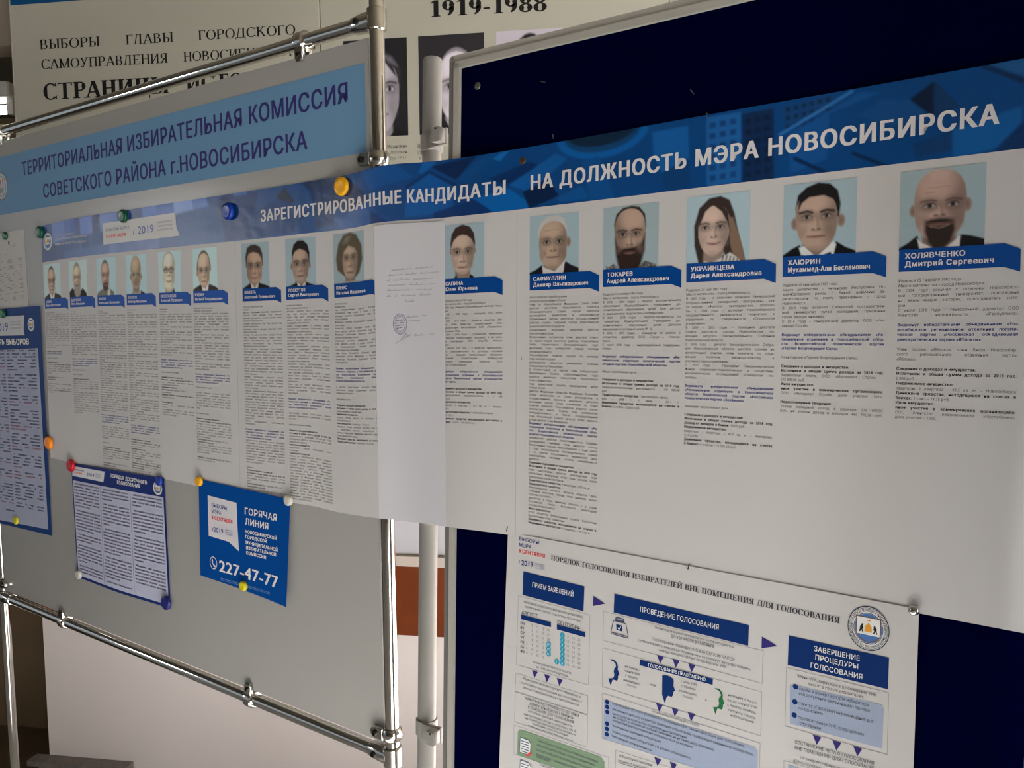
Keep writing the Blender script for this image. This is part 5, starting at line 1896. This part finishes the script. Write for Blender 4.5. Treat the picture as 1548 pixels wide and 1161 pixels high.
for k, (xa, xb) in enumerate(((sA, sB - .008), (sB + .006, sC - .008), (sC + .006, sD))):
    column_text(t, xa, .052, xb - xa, 29 if k < 2 else 26, .0080, .0046, 0, .0008, 'X', chars=30, seed=20 + k)
mb = t.mb()
for x in (sB - .001, sC - .001):
    mb.srect(lf, x - .0006, .045, x + .0006, H_ - .010, .0007, 1)
part('column_text', mb, [inkmat((40, 40, 56), LFW), inkmat((96, 98, 122), LFW)], root)

# ---- hotline poster
HW = (140, 138, 134)
root = thing('hotline_poster', 'small bright blue poster with a white phone number, held by three magnets', 'poster', PL.mat(-.45, -.52, 0))
hp = flat_sheet(PL, (300.2, 724), (440.5, 755), (438.8, 915.6), (303, 869.6), OV, 14, curl=lambda s: .010 * s ** 3)
mb = MB()
mb.sheet(hp, .0003, 8)
part('paper', mb, mat('ink_hotline_blue', ink((2, 54, 112), (156, 154, 152)), .6, spec=.03), root, sm=True)
h1 = lambda x, y: hp.inv(270 + x / 7.74, 690 + y / 7.74)
h2 = lambda x, y: hp.inv(270 + x / 7.74, 780 + y / 7.74)
HB = (156, 154, 152)
mb = MB()
mb.spoly(hp, [h1(342, 455), h1(680, 543), h1(690, 800), h1(708, 1110), h1(590, 1000), h1(355, 928)], .0004, 0)
tg = part('date_tag', mb, inkmat((170, 166, 168), HB), root)
t = Txt(hp)
ch = lambda f, x, ya, yb: abs(f(x, ya)[1] - f(x, yb)[1])
t.fit('ВЫБОРЫ', h1(388, 588), h1(572, 632), ch(h1, 388, 588, 543), 'M', 0, .0008)
t.fit('МЭРА', h1(388, 655), h1(503, 682), ch(h1, 388, 655, 612), 'M', 0, .0008)
t.fit('8 СЕНТЯБРЯ', h1(390, 730), h1(637, 788), ch(h1, 390, 730, 688), 'X', 1, .0008)
t.fit('2019', h1(414, 878), h1(528, 905), ch(h1, 414, 878, 820), 'M', 0, .0008)
for ya in (862, 887, 912):
    t.fit('НОВОСИБИРСК', h1(548, ya), h1(635, ya + 20), ch(h1, 548, ya, ya - 13), 'B', 0, .0008, 1)
mb = t.mb()
mb.spoly(hp, [h1(398, 872), h1(405, 872), h1(410, 832), h1(403, 832)], .0008, 0)
part('tag_text', mb, [inkmat((52, 64, 112), HB), inkmat((190, 52, 62), HB)], tg)
t = Txt(hp)
t.fit('ГОРЯЧАЯ', h1(770, 672), h1(1157, 757), ch(h1, 770, 672, 594), 'B', 0, .0005, 3)
t.fit('ЛИНИЯ', h1(778, 792), h1(1057, 857), ch(h1, 780, 792, 716), 'B', 0, .0005, 3)
whi = inkmat((186, 186, 190), HB)
part('heading_text', t.mb(), whi, root)
t = Txt(hp)
cp_ = ch(h1, 778, 892, 854)
for s_, a, b in (('НОВОСИБИРСКОЙ', h1(778, 892), h1(1152, 978)), ('ГОРОДСКОЙ', h1(782, 955), h1(1038, 1013)), ('МУНИЦИПАЛЬНОЙ', h1(785, 1020), h1(1163, 1114)),
                 ('ИЗБИРАТЕЛЬНОЙ', h2(790, 385), h2(1145, 472)), ('КОМИССИИ', h2(792, 445), h2(1027, 504))):
    t.fit(s_, a, b, cp_, 'X', 0, .0005, 2)
part('organiser_text', t.mb(), whi, root)
t = Txt(hp)
t.fit('227-47-77', h2(472, 640), h2(1165, 846), ch(h2, 480, 640, 506), 'B', 0, .0005, 3)
part('phone_number', t.mb(), whi, root)
t = Txt(hp)
for ya in (730, 748):
    t.fit('НОВОСИБИРСКАЯ ГОРОДСКАЯ МУНИЦИПАЛЬНАЯ ИЗБИРАТЕЛЬНАЯ КОМИССИЯ', h2(490, ya), h2(1068, ya + 172), .0020, 'R', 1, .0005, 1)
part('fine_print', t.mb(), [whi, inkmat((110, 140, 180), HB)], root)
mb = MB()
q = h2(410, 548)
rx_, ry_ = abs(h2(452, 548)[0] - q[0]), abs(h2(410, 621)[1] - q[1])
mb.sell(hp, q[0], q[1], rx_, ry_, .0005, 0, 36, inner=.88)
P = [(-.42, -.52), (-.22, -.60), (-.08, -.22), (-.22, -.10), (.16, .34), (.30, .22), (.62, .42), (.52, .62), (.22, .62), (-.20, .24), (-.46, -.22)]
mb.spoly(hp, [(q[0] + x * rx_, q[1] + y * ry_) for x, y in P], .0005, 0)
part('phone_icon', mb, whi, root)

# ================================================================== VOTING PROCEDURE POSTER (navy board)
VW = (156, 153, 152)
root = thing('voting_procedure_poster', 'white flow chart poster with navy boxes pinned low on the navy board', 'poster', PR.mat(.39, -.68, 0))
vp = flat_sheet(PR, (768, 804.5), (1389.5, 921), (1379, 1213), (752.5, 1213), .0036, 30)
# give the sheet its full length down to its lower edge
_b = [vp.T[k] + (vp.B[k] - vp.T[k]) * (.60 / np.linalg.norm(vp.B[k] - vp.T[k])) for k in range(len(vp.T))]
vp = Surf(vp.T, _b)
mb = MB()
mb.sheet(vp, .0003, 16)
part('paper', mb, mat('plotter_paper_white', (PAPER_ALB, PAPER_ALB * .985, PAPER_ALB * .98), .5, spec=.12, noise=.008, scale=5, bump=.08, bscale=6), root, sm=True)
A1 = lambda x, y: vp.inv(750 + x / 5.16, 790 + y / 5.16)
A2 = lambda x, y: vp.inv(750 + x / 5.16, 936 + y / 5.16)
A3 = lambda x, y: vp.inv(900 + x / 5.16, 850 + y / 5.16)
A4 = lambda x, y: vp.inv(900 + x / 5.776, 960 + y / 5.776)
A5 = lambda x, y: vp.inv(1120 + x / 4.448, 900 + y / 4.448)
KN, KB, KR, KT, KG, KL, KD, KGr, KLi, KW = (inkmat((8, 34, 80), VW), inkmat((54, 58, 76), VW), inkmat((176, 50, 52), VW), inkmat((40, 122, 144), VW), inkmat((28, 84, 50), VW),
                                             inkmat((122, 130, 148), VW), inkmat((72, 72, 80), VW), inkmat((98, 116, 94), VW), inkmat((118, 116, 120), VW), inkmat((176, 176, 182), VW))
KP = inkmat((40, 34, 86), VW)


def quad(mb, f, pts, off, mi=0):
    mb.spoly(vp, [f(*p) for p in pts], off, mi)


def outline(mb, pts, w=.0006, mi=0, off=.0003):
    P = [np.asarray(p) for p in pts]
    mb.sline(vp, P + [P[0]], w, off, mi)


# heading and small date mark
t = Txt(vp)
t.fit('ВЫБОРЫ', A1(178, 138), A1(340, 172), ch(A1, 178, 138, 109), 'M', 0, .0004)
t.fit('МЭРА', A1(178, 186), A1(277, 207), ch(A1, 178, 186, 157), 'M', 0, .0004)
t.fit('8 СЕНТЯБРЯ', A1(176, 232), A1(384, 277), ch(A1, 178, 232, 204), 'B', 1, .0004)
t.fit('2019', A1(196, 330), A1(292, 346), ch(A1, 196, 330, 288), 'B', 0, .0004, 3)
for ya in (322, 338, 355):
    t.fit('НОВОСИБИРСК', A1(303, ya), A1(380, ya + 15), ch(A1, 303, ya, ya - 9), 'R', 0, .0004, 1)
mb = t.mb()
quad(mb, A1, [(176, 322), (181, 322), (187, 296), (182, 296)], .0004, 0)
part('date_mark', mb, [inkmat((42, 52, 96), VW), KR], root)
t = Txt(vp)
a, b = A1(428, 292), A5(668, 190)
t.fit('ПОРЯДОК ГОЛОСОВАНИЯ ИЗБИРАТЕЛЕЙ ВНЕ ПОМЕЩЕНИЯ ДЛЯ ГОЛОСОВАНИЯ', a, b, .0072, 'SB', 0, .0004)
part('title_text', t.mb(), inkmat((50, 48, 54), VW), root)
q = A5(858, 222)
city_emblem(vp, q[0], q[1], abs(A5(1001, 248)[0] - q[0]), .0262, .0004, root, VW, True)

# navy boxes with captions
for f, pts, lines in ((A1, [(212, 380), (690, 497), (684, 692), (209, 563)], [('ПРИЕМ ЗАЯВЛЕНИЙ', A1, (282, 500), (606, 579), 38)]),
                      (A3, [(148, 245), (1198, 490), (1195, 652), (145, 390)], [('ПРОВЕДЕНИЕ ГОЛОСОВАНИЯ', A3, (348, 382), (967, 529), 40)]),
                      (A5, [(322, 270), (998, 418), (990, 632), (317, 467)], [('ЗАВЕРШЕНИЕ', A5, (490, 371), (803, 441), 35), ('ПРОЦЕДУРЫ', A5, (498, 429), (793, 498), 35), ('ГОЛОСОВАНИЯ', A5, (466, 483), (821, 566), 35)]),
                      (A3, [(347, 758), (918, 908), (918, 957), (347, 802)], [('ГОЛОСОВАНИЕ ПРАВОМЕРНО', A3, (412, 811), (863, 928), 27)])):
    mb = MB()
    P = [np.asarray(f(*p)) for p in pts]
    # keep the printed box square to the sheet
    S0_, S1_ = (P[0][0] + P[3][0]) / 2, (P[1][0] + P[2][0]) / 2
    Y0_, Y1_ = (P[0][1] + P[1][1]) / 2, (P[2][1] + P[3][1]) / 2
    sk = (P[1][1] - P[0][1] + P[2][1] - P[3][1]) / 2 * .5
    mb.spoly(vp, [(S0_, Y0_ - sk), (S1_, Y0_ + sk), (S1_, Y1_ + sk), (S0_, Y1_ - sk)], .0004, 0)
    bx_ = part('heading_box', mb, KN, root, 'navy heading box')
    t = Txt(vp)
    for s_, g, p, q_, cpx in lines:
        t.fit(s_, g(*p), g(*q_), ch(g, p[0], p[1], p[1] - cpx), 'M', 0, .0007, 2)
    part('box_text', t.mb(), KW, bx_)

# arrows
for f, pts in ((A1, [(760, 570), (852, 632), (757, 650)]), (A3, [(1300, 578), (1420, 653), (1297, 670)])):
    mb = MB()
    quad(mb, f, pts, .0004)
    part('flow_arrow', mb, KP, root, 'large dark arrow between heading boxes')
for f, c in ((A2, (302, 428)), (A2, (398, 460)), (A2, (496, 490)), (A3, (508, 755)), (A3, (630, 787)), (A3, (752, 822)), (A4, (560, 630)), (A4, (697, 672)), (A4, (838, 713)), (A4, (545, 1105)), (A4, (681, 1147)),
             (A5, (512, 970)), (A5, (645, 1008)), (A5, (785, 1047))):
    q = f(*c)
    mb = MB()
    mb.spoly(vp, [(q[0] - .0052, q[1] - .0050), (q[0] + .0052, q[1] - .0044), (q[0], q[1] + .0064)], .0005)
    part('flow_arrow', mb, KP, root)

# thin frames
mb = MB()
for f, pts in ((A1, [(175, 570), (733, 720), (722, 1266), (158, 1108)]), (A2, [(155, 420), (716, 598), (714, 745), (148, 562)]), (A2, [(150, 566), (714, 750), (712, 1000), (145, 800)]), (A2, [(140, 824), (878, 1080), (878, 1290), (140, 1050)]),
               (A3, [(65, 382), (1310, 690), (1302, 945), (60, 608)]), (A4, [(65, 112), (1455, 497), (1445, 880), (62, 450)]), (A4, [(60, 505), (1440, 945), (1430, 1330), (60, 900)]), (A4, [(178, 1005), (1430, 1400), (1430, 1560), (178, 1300)]),
               (A5, [(307, 485), (995, 655), (985, 1072), (297, 878)]), (A5, [(290, 1110), (985, 1315), (985, 1420), (290, 1290)])):
    outline(mb, [f(*p) for p in pts])
part('frame_lines', mb, KLi, root)

# pale fields
for f, pts, m_ in ((A4, [(78, 565), (1395, 978), (1420, 1010), (1415, 1340), (70, 905)], KL), (A5, [(346, 597), (945, 735), (962, 760), (950, 1030), (330, 862), (330, 610)], KL), (A5, [(318, 1140), (950, 1320), (950, 1420), (318, 1280)], KL),
                   (A2, [(180, 862), (200, 862), (820, 1075), (846, 1110), (846, 1290), (165, 1060), (170, 880)], KGr)):
    mb = MB()
    quad(mb, f, pts, .0003)
    part('pale_field', mb, m_, root, 'soft green field' if m_ is KGr else 'soft blue field')

# ballot box, heads and document icons
mb = MB()
for pts in ([(143, 455), (238, 478), (258, 575), (252, 592), (125, 556), (122, 540)],):
    outline(mb, [A3(*p) for p in pts], .0011, 0, .0004)
mb.sline(vp, [A3(*p) for p in ((160, 455), (160, 434), (166, 430), (214, 441), (222, 448), (222, 470))], .0016, .0004, 0)
mb.sline(vp, [A3(*p) for p in ((160, 449), (222, 464))], .0026, .0004, 0)
mb.sline(vp, [A3(*p) for p in ((128, 545), (250, 578))], .0012, .0004, 0)
quad(mb, A3, [(163, 482), (210, 494), (212, 540), (165, 527)], .0005, 1)
mb.sline(vp, [A3(*p) for p in ((176, 510), (186, 522), (202, 502))], .0011, .0007, 2)
part('ballot_box_icon', mb, [KB, KN, KW], root)
FH = [(122, 214), (150, 213), (172, 222), (190, 246), (199, 275), (196, 298), (213, 345), (201, 353), (199, 385), (190, 399), (166, 392), (152, 388), (135, 441), (114, 380), (150, 378), (162, 366), (166, 344), (161, 318), (166, 296), (182, 276), (176, 250), (160, 230)]
MH = [(586, 352), (620, 352), (655, 362), (684, 388), (686, 412), (682, 438), (699, 486), (684, 492), (682, 520), (668, 541), (640, 529), (624, 542), (609, 600), (584, 520)]
for pts, dx, dy, m_, lab in ((FH, 0, 0, KN, 'navy profile of a head'), (MH, 0, 0, KN, 'solid navy profile of a head'), (FH, 916, 252, KG, 'green profile of a head')):
    mb = MB()
    quad(mb, A4, [(x + dx, y + dy) for x, y in pts], .0004)
    part('head_silhouette', mb, m_, root, lab)
mb = MB()
for dy in (0, 178):
    quad(mb, A2, [(190, 920 + dy), (252, 942 + dy), (272, 972 + dy), (266, 1062 + dy), (184, 1036 + dy)], .0005, 0)
    outline(mb, [A2(*p) for p in ((190, 920 + dy), (252, 942 + dy), (272, 972 + dy), (266, 1062 + dy), (184, 1036 + dy))], .0008, 1, .0006)
    for k in range(5):
        mb.sline(vp, [A2(198, 946 + dy + k * 20), A2(256, 966 + dy + k * 20)], .0012, .0006, 1)
mb.sline(vp, [A2(*p) for p in ((236, 1052), (248, 1066), (276, 1036))], .0030, .0008, 2)
part('document_icon', mb, [KW, KB, KR], root)
mb = MB()
for f, c in [(A4, (105, 583)), (A4, (105, 627)), (A4, (105, 672)), (A4, (104, 773)), (A4, (103, 818)), (A4, (102, 865)), (A5, (368, 613)), (A5, (364, 715)), (A5, (360, 805))]:
    q = f(*c)
    mb.sell(vp, q[0], q[1], .0033, .0033, .0006, 0, 16)
part('bullets', mb, KN, root)

# month calendars
t = Txt(vp)
t.fit('АВГУСТ', A1(198, 714), A1(326, 742), ch(A1, 198, 714, 686), 'R', 0, .0004)
t.fit('СЕНТЯБРЬ', A1(475, 788), A1(657, 840), ch(A1, 475, 788, 760), 'R', 0, .0004)
mb = MB()
quad(mb, A1, [(197, 717), (430, 777), (430, 816), (197, 753)], .0005, 0)
quad(mb, A1, [(475, 794), (698, 855), (698, 894), (475, 833)], .0005, 0)
dots = MB()


def day(n, x, y, teal):
    q = A1(x, y)
    if teal:
        dots.sell(vp, q[0], q[1], .0042, .0042, .0005, 0, 20)
    s_ = str(n)
    w = .0030 * len(s_)
    t.put(s_, q[0] - w / 2, q[1] + .0018, .0050, .0050, 'R', 2 if teal else 1, .0008, 1)


for r_, nm in enumerate(('ПН', 'ВТ', 'СР', 'ЧТ', 'ПТ', 'СБ', 'ВС')):
    q = A1(205, 785 + r_ * 36.6)
    t.put(nm, q[0] - .0036, q[1] + .0018, .0052, .0052, 'X', 0, .0005, 1)
for n in range(1, 32):
    i = n + 2
    cx_, r_ = i // 7, i % 7
    day(n, 243 + cx_ * 42, 793 + cx_ * 11 + r_ * 37, n >= 29)
for n in range(1, 30):
    i = n + 5
    cx_, r_ = i // 7, i % 7
    day(n, 475 + cx_ * 44, 866 + cx_ * 12 + r_ * 36.4, n <= 8)
cal_ = part('month_bars', mb, KN, root)
part('marked_days', dots, KT, root, 'teal dots marking days')
part('calendar_text', t.mb(), [inkmat((50, 50, 66), VW), inkmat((96, 94, 100), VW), KW], root)

# small print
t = Txt(vp)
SP = [(A1, 'Заявление подается письменно или устно лично', (215, 625), (682, 747), 18), (A1, 'избирателем или при содействии других лиц', (230, 663), (660, 778), 18),
      (A2, 'в часы работы УИК с 29 августа', (285, 337), (588, 430), 18), (A2, 'до 14.00 часов 8 сентября', (312, 378), (560, 452), 18),
      (A2, 'Регистрация заявления (устного обращения) о', (212, 470), (662, 615), 19), (A2, 'голосовании вне помещения для голосования с', (198, 502), (672, 655), 19), (A2, 'записью в специальный реестр и выпиской реестра', (208, 538), (652, 682), 19),
      (A2, 'УВАЖИТЕЛЬНЫЕ ПРИЧИНЫ, ПО КОТОРЫМ', (222, 622), (648, 765), 22), (A2, 'ИЗБИРАТЕЛЬ НЕ МОЖЕТ ПРИБЫТЬ', (262, 668), (605, 782), 22), (A2, 'В ПОМЕЩЕНИЕ ДЛЯ ГОЛОСОВАНИЯ', (250, 694), (607, 815), 22),
      (A2, 'состояние здоровья, инвалидность,', (250, 722), (600, 846), 19), (A2, 'иные уважительные причины в соответствии с УИК РФ,', (216, 746), (632, 888), 19), (A2, 'не позволяющие избирателю прибыть в', (230, 778), (620, 910), 19), (A2, 'помещение для голосования', (285, 822), (566, 917), 19),
      (A2, 'Члены комиссии вправе выдать избирателю заявление', (320, 950), (795, 1122), 20), (A2, 'избирательный бюллетень только по предъявлении', (318, 985), (775, 1150), 20), (A2, 'паспорта избирателя в помещении по номерам', (314, 1022), (770, 1185), 20), (A2, 'или документа, заменяющего паспорт гражданина', (312, 1060), (770, 1225), 20), (A2, 'избирателем', (312, 1078), (420, 1116), 20), (A2, 'Устное обращение передано', (340, 1140), (560, 1215), 20),
      (A3, 'Переносные ящики проверяются и опечатываются', (455, 512), (1083, 670), 20), (A3, 'ДО 8.00 ЧАСОВ 8 СЕНТЯБРЯ', (590, 584), (930, 669), 25), (A3, 'Голосование проводится С 8.30 ДО 20.00 ЧАСОВ', (447, 608), (1088, 773), 24), (A3, 'с объявлением о выезде не позднее чем за 30 минут до предстоящего', (333, 614), (1212, 846), 20), (A3, 'выезда, которое делает председатель УИК', (497, 690), (1025, 828), 20),
      (A4, 'не менее 2', (258, 280), (392, 316), 22), (A4, 'членов УИК', (252, 318), (392, 356), 22), (A4, 'с правом', (262, 362), (376, 392), 22), (A4, 'решающего', (246, 398), (392, 440), 22), (A4, 'голоса', (276, 440), (360, 466), 22), (A4, 'или', (474, 440), (530, 452), 22),
      (A4, '1 член УИК', (746, 410), (888, 446), 22), (A4, 'с правом', (752, 452), (878, 486), 22), (A4, 'решающего', (728, 490), (890, 534), 22), (A4, 'голоса', (768, 540), (856, 566), 22), (A4, 'и', (958, 574), (976, 578), 22),
      (A4, 'не менее 2 лиц из', (1158, 530), (1418, 606), 22), (A4, 'числа членов УИК', (1152, 574), (1418, 648), 22), (A4, 'с правом совеща-', (1152, 614), (1408, 692), 22), (A4, 'тельного голоса,', (1160, 660), (1402, 738), 22), (A4, 'наблюдателей', (1180, 706), (1386, 772), 22),
      (A4, 'Члены комиссии берут с собой', (490, 672), (910, 802), 24),
      (A4, 'опечатанный (опломбированный) в помещении УИК переносной ящик для голосования,', (148, 606), (1310, 982), 23), (A4, 'заверенную выписку из реестра заявлений избирателей, содержащую сведения об избирателях,', (146, 652), (1385, 1056), 23), (A4, 'необходимое количество избирательных бюллетеней', (150, 694), (800, 906), 23), (A4, '(не более 5% от количества поданных заявлений, но не менее двух), (заявлений)', (150, 722), (1036, 1012), 23), (A4, 'избирателей для голосования вне помещения (если их не менее)', (150, 752), (850, 988), 23),
      (A4, 'письменные заявления избирателей,', (150, 798), (580, 944), 23), (A4, 'бланки заявлений избирателей (по устным обращениям),', (148, 848), (840, 1088), 23), (A4, 'письменные принадлежности', (146, 888), (495, 1018), 23), (A4, 'Избирательный бюллетень', (210, 1062), (500, 1150), 23), (A4, 'заполняется лично избирателем', (200, 1102), (530, 1200), 23),
      (A5, 'Члены УИК, вернувшись в помещение УИК,', (378, 549), (918, 682), 21), (A5, 'вносят в список избирателей:', (455, 602), (828, 692), 21), (A5, 'серию и номер паспорта избирателя', (392, 634), (860, 748), 23), (A5, 'или документа, заменяющего паспорт', (390, 667), (872, 788), 23), (A5, 'отметку «Голосовал вне помещения для', (388, 732), (893, 860), 23), (A5, 'голосования»', (388, 766), (553, 806), 23), (A5, 'подписи членов УИК, проводивших', (386, 828), (832, 946), 23), (A5, 'голосование.', (385, 864), (545, 907), 23),
      (A5, 'СОСТАВЛЕНИЕ АКТА О ГОЛОСОВАНИИ', (362, 993), (898, 1142), 24), (A5, 'ВНЕ ПОМЕЩЕНИЯ ДЛЯ ГОЛОСОВАНИЯ', (362, 1033), (905, 1178), 24), (A5, 'по каждому переносному ящику', (402, 1098), (790, 1210), 21), (A5, 'для голосования', (352, 1118), (560, 1180), 21)]
for f, s_, p, q_, cpx in SP:
    t.fit(s_, f(*p), f(*q_), ch(f, p[0], p[1], p[1] - cpx), 'M' if s_.isupper() else 'R', 0, .0006, 1)
mb = t.mb()
mb.sline(vp, [A2(250, 828), A2(602, 950)], .0007, .0006, 0)
mb.sline(vp, [A4(200, 1112), A4(520, 1207)], .0007, .0006, 0)
part('small_print', mb, KD, root)

# ================================================================== MAGNETS, PINS, STAPLES
def plastic(nm, c):
    return mat('magnet_' + nm, lin(c), .28, spec=.5, noise=.04, scale=80)


MAG = {'green': plastic('green', (0, 78, 48)), 'blue': plastic('blue', (8, 52, 158)), 'navy': plastic('navy', (18, 28, 116)), 'orange': plastic('orange', (252, 142, 12)), 'amber': plastic('amber', (244, 176, 10)),
       'yellow': plastic('yellow', (226, 214, 26)), 'red': plastic('red', (196, 16, 34)), 'white': plastic('white', (212, 208, 196))}


def magnet(x, y, r, h, col, off, label, pl=PL):
    u, v = pl.uv(x, y, off + h * .5)
    f = lambda a, b, d: pl.pt(a, b, d)
    mb = MB()
    prof = [(r * .94, off), (r, off + h * .12), (r, off + h * .62), (r * .95, off + h * .82), (r * .82, off + h * .96), (r * .60, off + h), (r * .45, off + h * .97), (r * .12, off + h * .96)]
    mb.lathe(f, u, v, prof, 36)
    return solo('magnet', mb, MAG[col], pl.mat(u, v, off), label, 'magnet', 'magnets on the white board', sm=True)


PF = .0024   # on the long poster
for a in [
    (185.5, 326.5, .0150, .009, 'green', PF, 'green magnet on the blue header just above the white date tag'),
    (59.5, 351, .0150, .009, 'green', PF, 'dark green magnet at the top left corner of the long poster'),
    (344, 319, .0165, .009, 'blue', PF, 'blue magnet on the blue header of the long poster'),
    (515.5, 281.5, .0162, .008, 'amber', .0075, 'large yellow magnet on the blue header left of the chrome post'),
    (7, 356.5, .0105, .007, 'green', .0016, 'small green magnet on the typed notice'),
    (3.5, 474, .0125, .008, 'green', .0042, 'green magnet at the top of the navy bordered calendar poster'),
    (73, 669.5, .0165, .009, 'orange', .0046, 'orange magnet on the right edge of the calendar poster'),
    (23.5, 787, .0105, .007, 'yellow', .0046, 'small yellow magnet on the lower edge of the calendar poster'),
    (106.5, 703.5, .0155, .009, 'red', .0046, 'red magnet at the top left corner of the three-column leaflet'),
    (240, 727, .0110, .008, 'blue', .0050, 'blue magnet over the emblem at the top right of the leaflet'),
    (118.5, 869, .0110, .008, 'white', .0046, 'white magnet at the lower left corner of the leaflet'),
    (250.5, 911.5, .0160, .009, 'navy', .0052, 'dark blue magnet at the lower right corner of the leaflet'),
    (300.2, 727.5, .0105, .008, 'amber', .0046, 'amber magnet at the top left corner of the hotline poster'),
    (435.3, 756.5, .0105, .008, 'white', .0072, 'white magnet at the top right corner of the hotline poster'),
    (367.3, 886.3, .0102, .008, 'yellow', .0066, 'yellow magnet at the lower edge of the hotline poster'),
]:
    magnet(*a)

steel = mat('pin_steel', lin((200, 196, 190)), .22, 1.)
dull = mat('pin_dull_green_grey', lin((112, 116, 104)), .4, .6)
brass = mat('pin_brown_brass', lin((104, 78, 52)), .45, .7)
stapm = mat('staple_wire', lin((120, 118, 118)), .35, .9)
stapd = mat('staple_dark', lin((54, 52, 56)), .5, .6)


def pin(x, y, r, h, m, off, label):
    u, v = PR.uv(x, y, off)
    mb = MB()
    prof = [(r * .5, off - .003), (r * .5, off), (r, off + .0004), (r * .96, off + h * .4), (r * .75, off + h * .8), (r * .4, off + h), (r * .05, off + h * 1.04)]
    mb.lathe(fR, u, v, prof, 26)
    return solo('drawing_pin', mb, m, PR.mat(u, v, off), label, 'pin', 'pins in the navy board', sm=True)


pin(1381.5, 922, .0062, .006, steel, .0049, 'shiny steel pin at the top right corner of the flow chart poster')
pin(722, 130, .0058, .002, dull, 0., 'dull grey-green pin near the top left corner of the navy felt')
pin(790, 243, .0056, .002, brass, .0030, 'brown pin on the blue header left of the words about the post')


def staple(x0, y0, x1, y1, off, m, label):
    a, b = PR.uv(x0, y0, off), PR.uv(x1, y1, off)
    r = .0006
    mb = MB()
    A, B = PR.pt(*a, off), PR.pt(*b, off)
    n = PR.n
    mb.tube([A - n * .004, A + n * r], [r, r], 8)
    mb.tube([B - n * .004, B + n * r], [r, r], 8)
    mb.tube([A + n * r, B + n * r], [r * 1.1, r * 1.1], 8)
    return solo('staple', mb, m, PR.mat(*((a + b) / 2), off), label, 'staple', 'staples in the navy board', sm=True)


staple(788, 538, 789, 544, .0026, stapd, 'dark staple in the seam of the long poster left of the white-haired portrait')
staple(767.5, 796, 766, 803, .0052, stapd, 'dark staple at the top left corner of the flow chart poster')
staple(1042, 853, 1040, 860, .0052, stapd, 'dark staple in the top edge of the flow chart poster above its title')
staple(817, 123, 824, 124.5, .0004, stapm, 'bright bent staple in the bare navy felt, nearer the pole')
staple(1044, 135, 1049, 142, .0004, stapm, 'bright twisted staple in the bare navy felt, further right')
staple(1068, 171, 1069, 178, .0030, stapm, 'small bright staple on the top edge of the blue header')
staple(836, 203, 836.5, 209, .0006, stapm, 'faint staple in the navy felt just above the header, left of the dark disc')
staple(788, 226, 789, 231, .0026, stapd, 'tiny dark staple just above the brown pin')

# ================================================================== BLUE CLOTH at the right end of the navy board, extended out of view as a light blocker
clothm = mat('creased_blue_cloth', lin((44, 78, 122)), .85, spec=.1, noise=.35, scale=22, bump=.6, bscale=60)
SK, SD = .42, .16            # reach towards the viewer added to block window light, leaning away right
fS = lambda a, v, w: fR(.787 + .030 * (v + .27) * .9 + a * SK + w, v, .026 + a)
scr = thing('cloth_light_screen', 'creased blue cloth, extended out of view to shade the right end of the navy board', 'screen', PR.mat(.85, floor_v(PR, .85, .15), .15))
NU, NV = 30, 60
mb = MB()
V = []
VT_, VB_ = .46, floor_v(PR, .85, .15) + .09
for j in range(NV + 1):
    v = VT_ + (VB_ - VT_) * j / NV
    for i in range(NU + 1):
        a_ = SD * i / NU
        V.append(fS(a_, v, .006 * math.sin(i * .8 + j * .06) * min(i / 3, 1) + .003 * math.sin(j * .5 + i * .4)))
i_ = np.arange((NU + 1) * (NV + 1)).reshape(NV + 1, NU + 1)
F = [(i_[j, i], i_[j + 1, i], i_[j + 1, i + 1], i_[j, i + 1]) for j in range(NV) for i in range(NU)]
n0 = len(V)
V2 = [p + PR.h * .014 for p in V]
F2 = [tuple(n0 + k for k in f[::-1]) for f in F]
edge = []
for j in range(NV):
    edge.append((i_[j, 0], n0 + i_[j, 0], n0 + i_[j + 1, 0], i_[j + 1, 0]))
    edge.append((i_[j, NU], i_[j + 1, NU], n0 + i_[j + 1, NU], n0 + i_[j, NU]))
for i in range(NU):
    edge.append((i_[0, i], i_[0, i + 1], n0 + i_[0, i + 1], n0 + i_[0, i]))
    edge.append((i_[NV, i], n0 + i_[NV, i], n0 + i_[NV, i + 1], i_[NV, i + 1]))
mb.add(np.array(V + V2), F + F2 + edge)
part('cloth', mb, clothm, scr, sm=True)
for a_ in (.02, SD - .02):
    mb = MB()
    p0_ = fS(a_, VB_ + .02, .007)
    p1_ = p0_.copy()
    p1_[2] = 0
    mb.tube([p1_, p0_], [.011, .011], 20)
    part('leg', mb, whitepaintm, scr, sm=True)

# ================================================================== LAMPS
pA = CAM + ray(16.5, 165.5) * (2.80 / ray(16.5, 165.5)[1])
tube_lamp('lit fluorescent tube glimpsed beyond the left end of the wall', pA - np.array([1.2, 0, 0]), pA, (0, 0, 1), .0165)
bpy.data.objects.remove(_ob)
bpy.data.curves.remove(_cu)
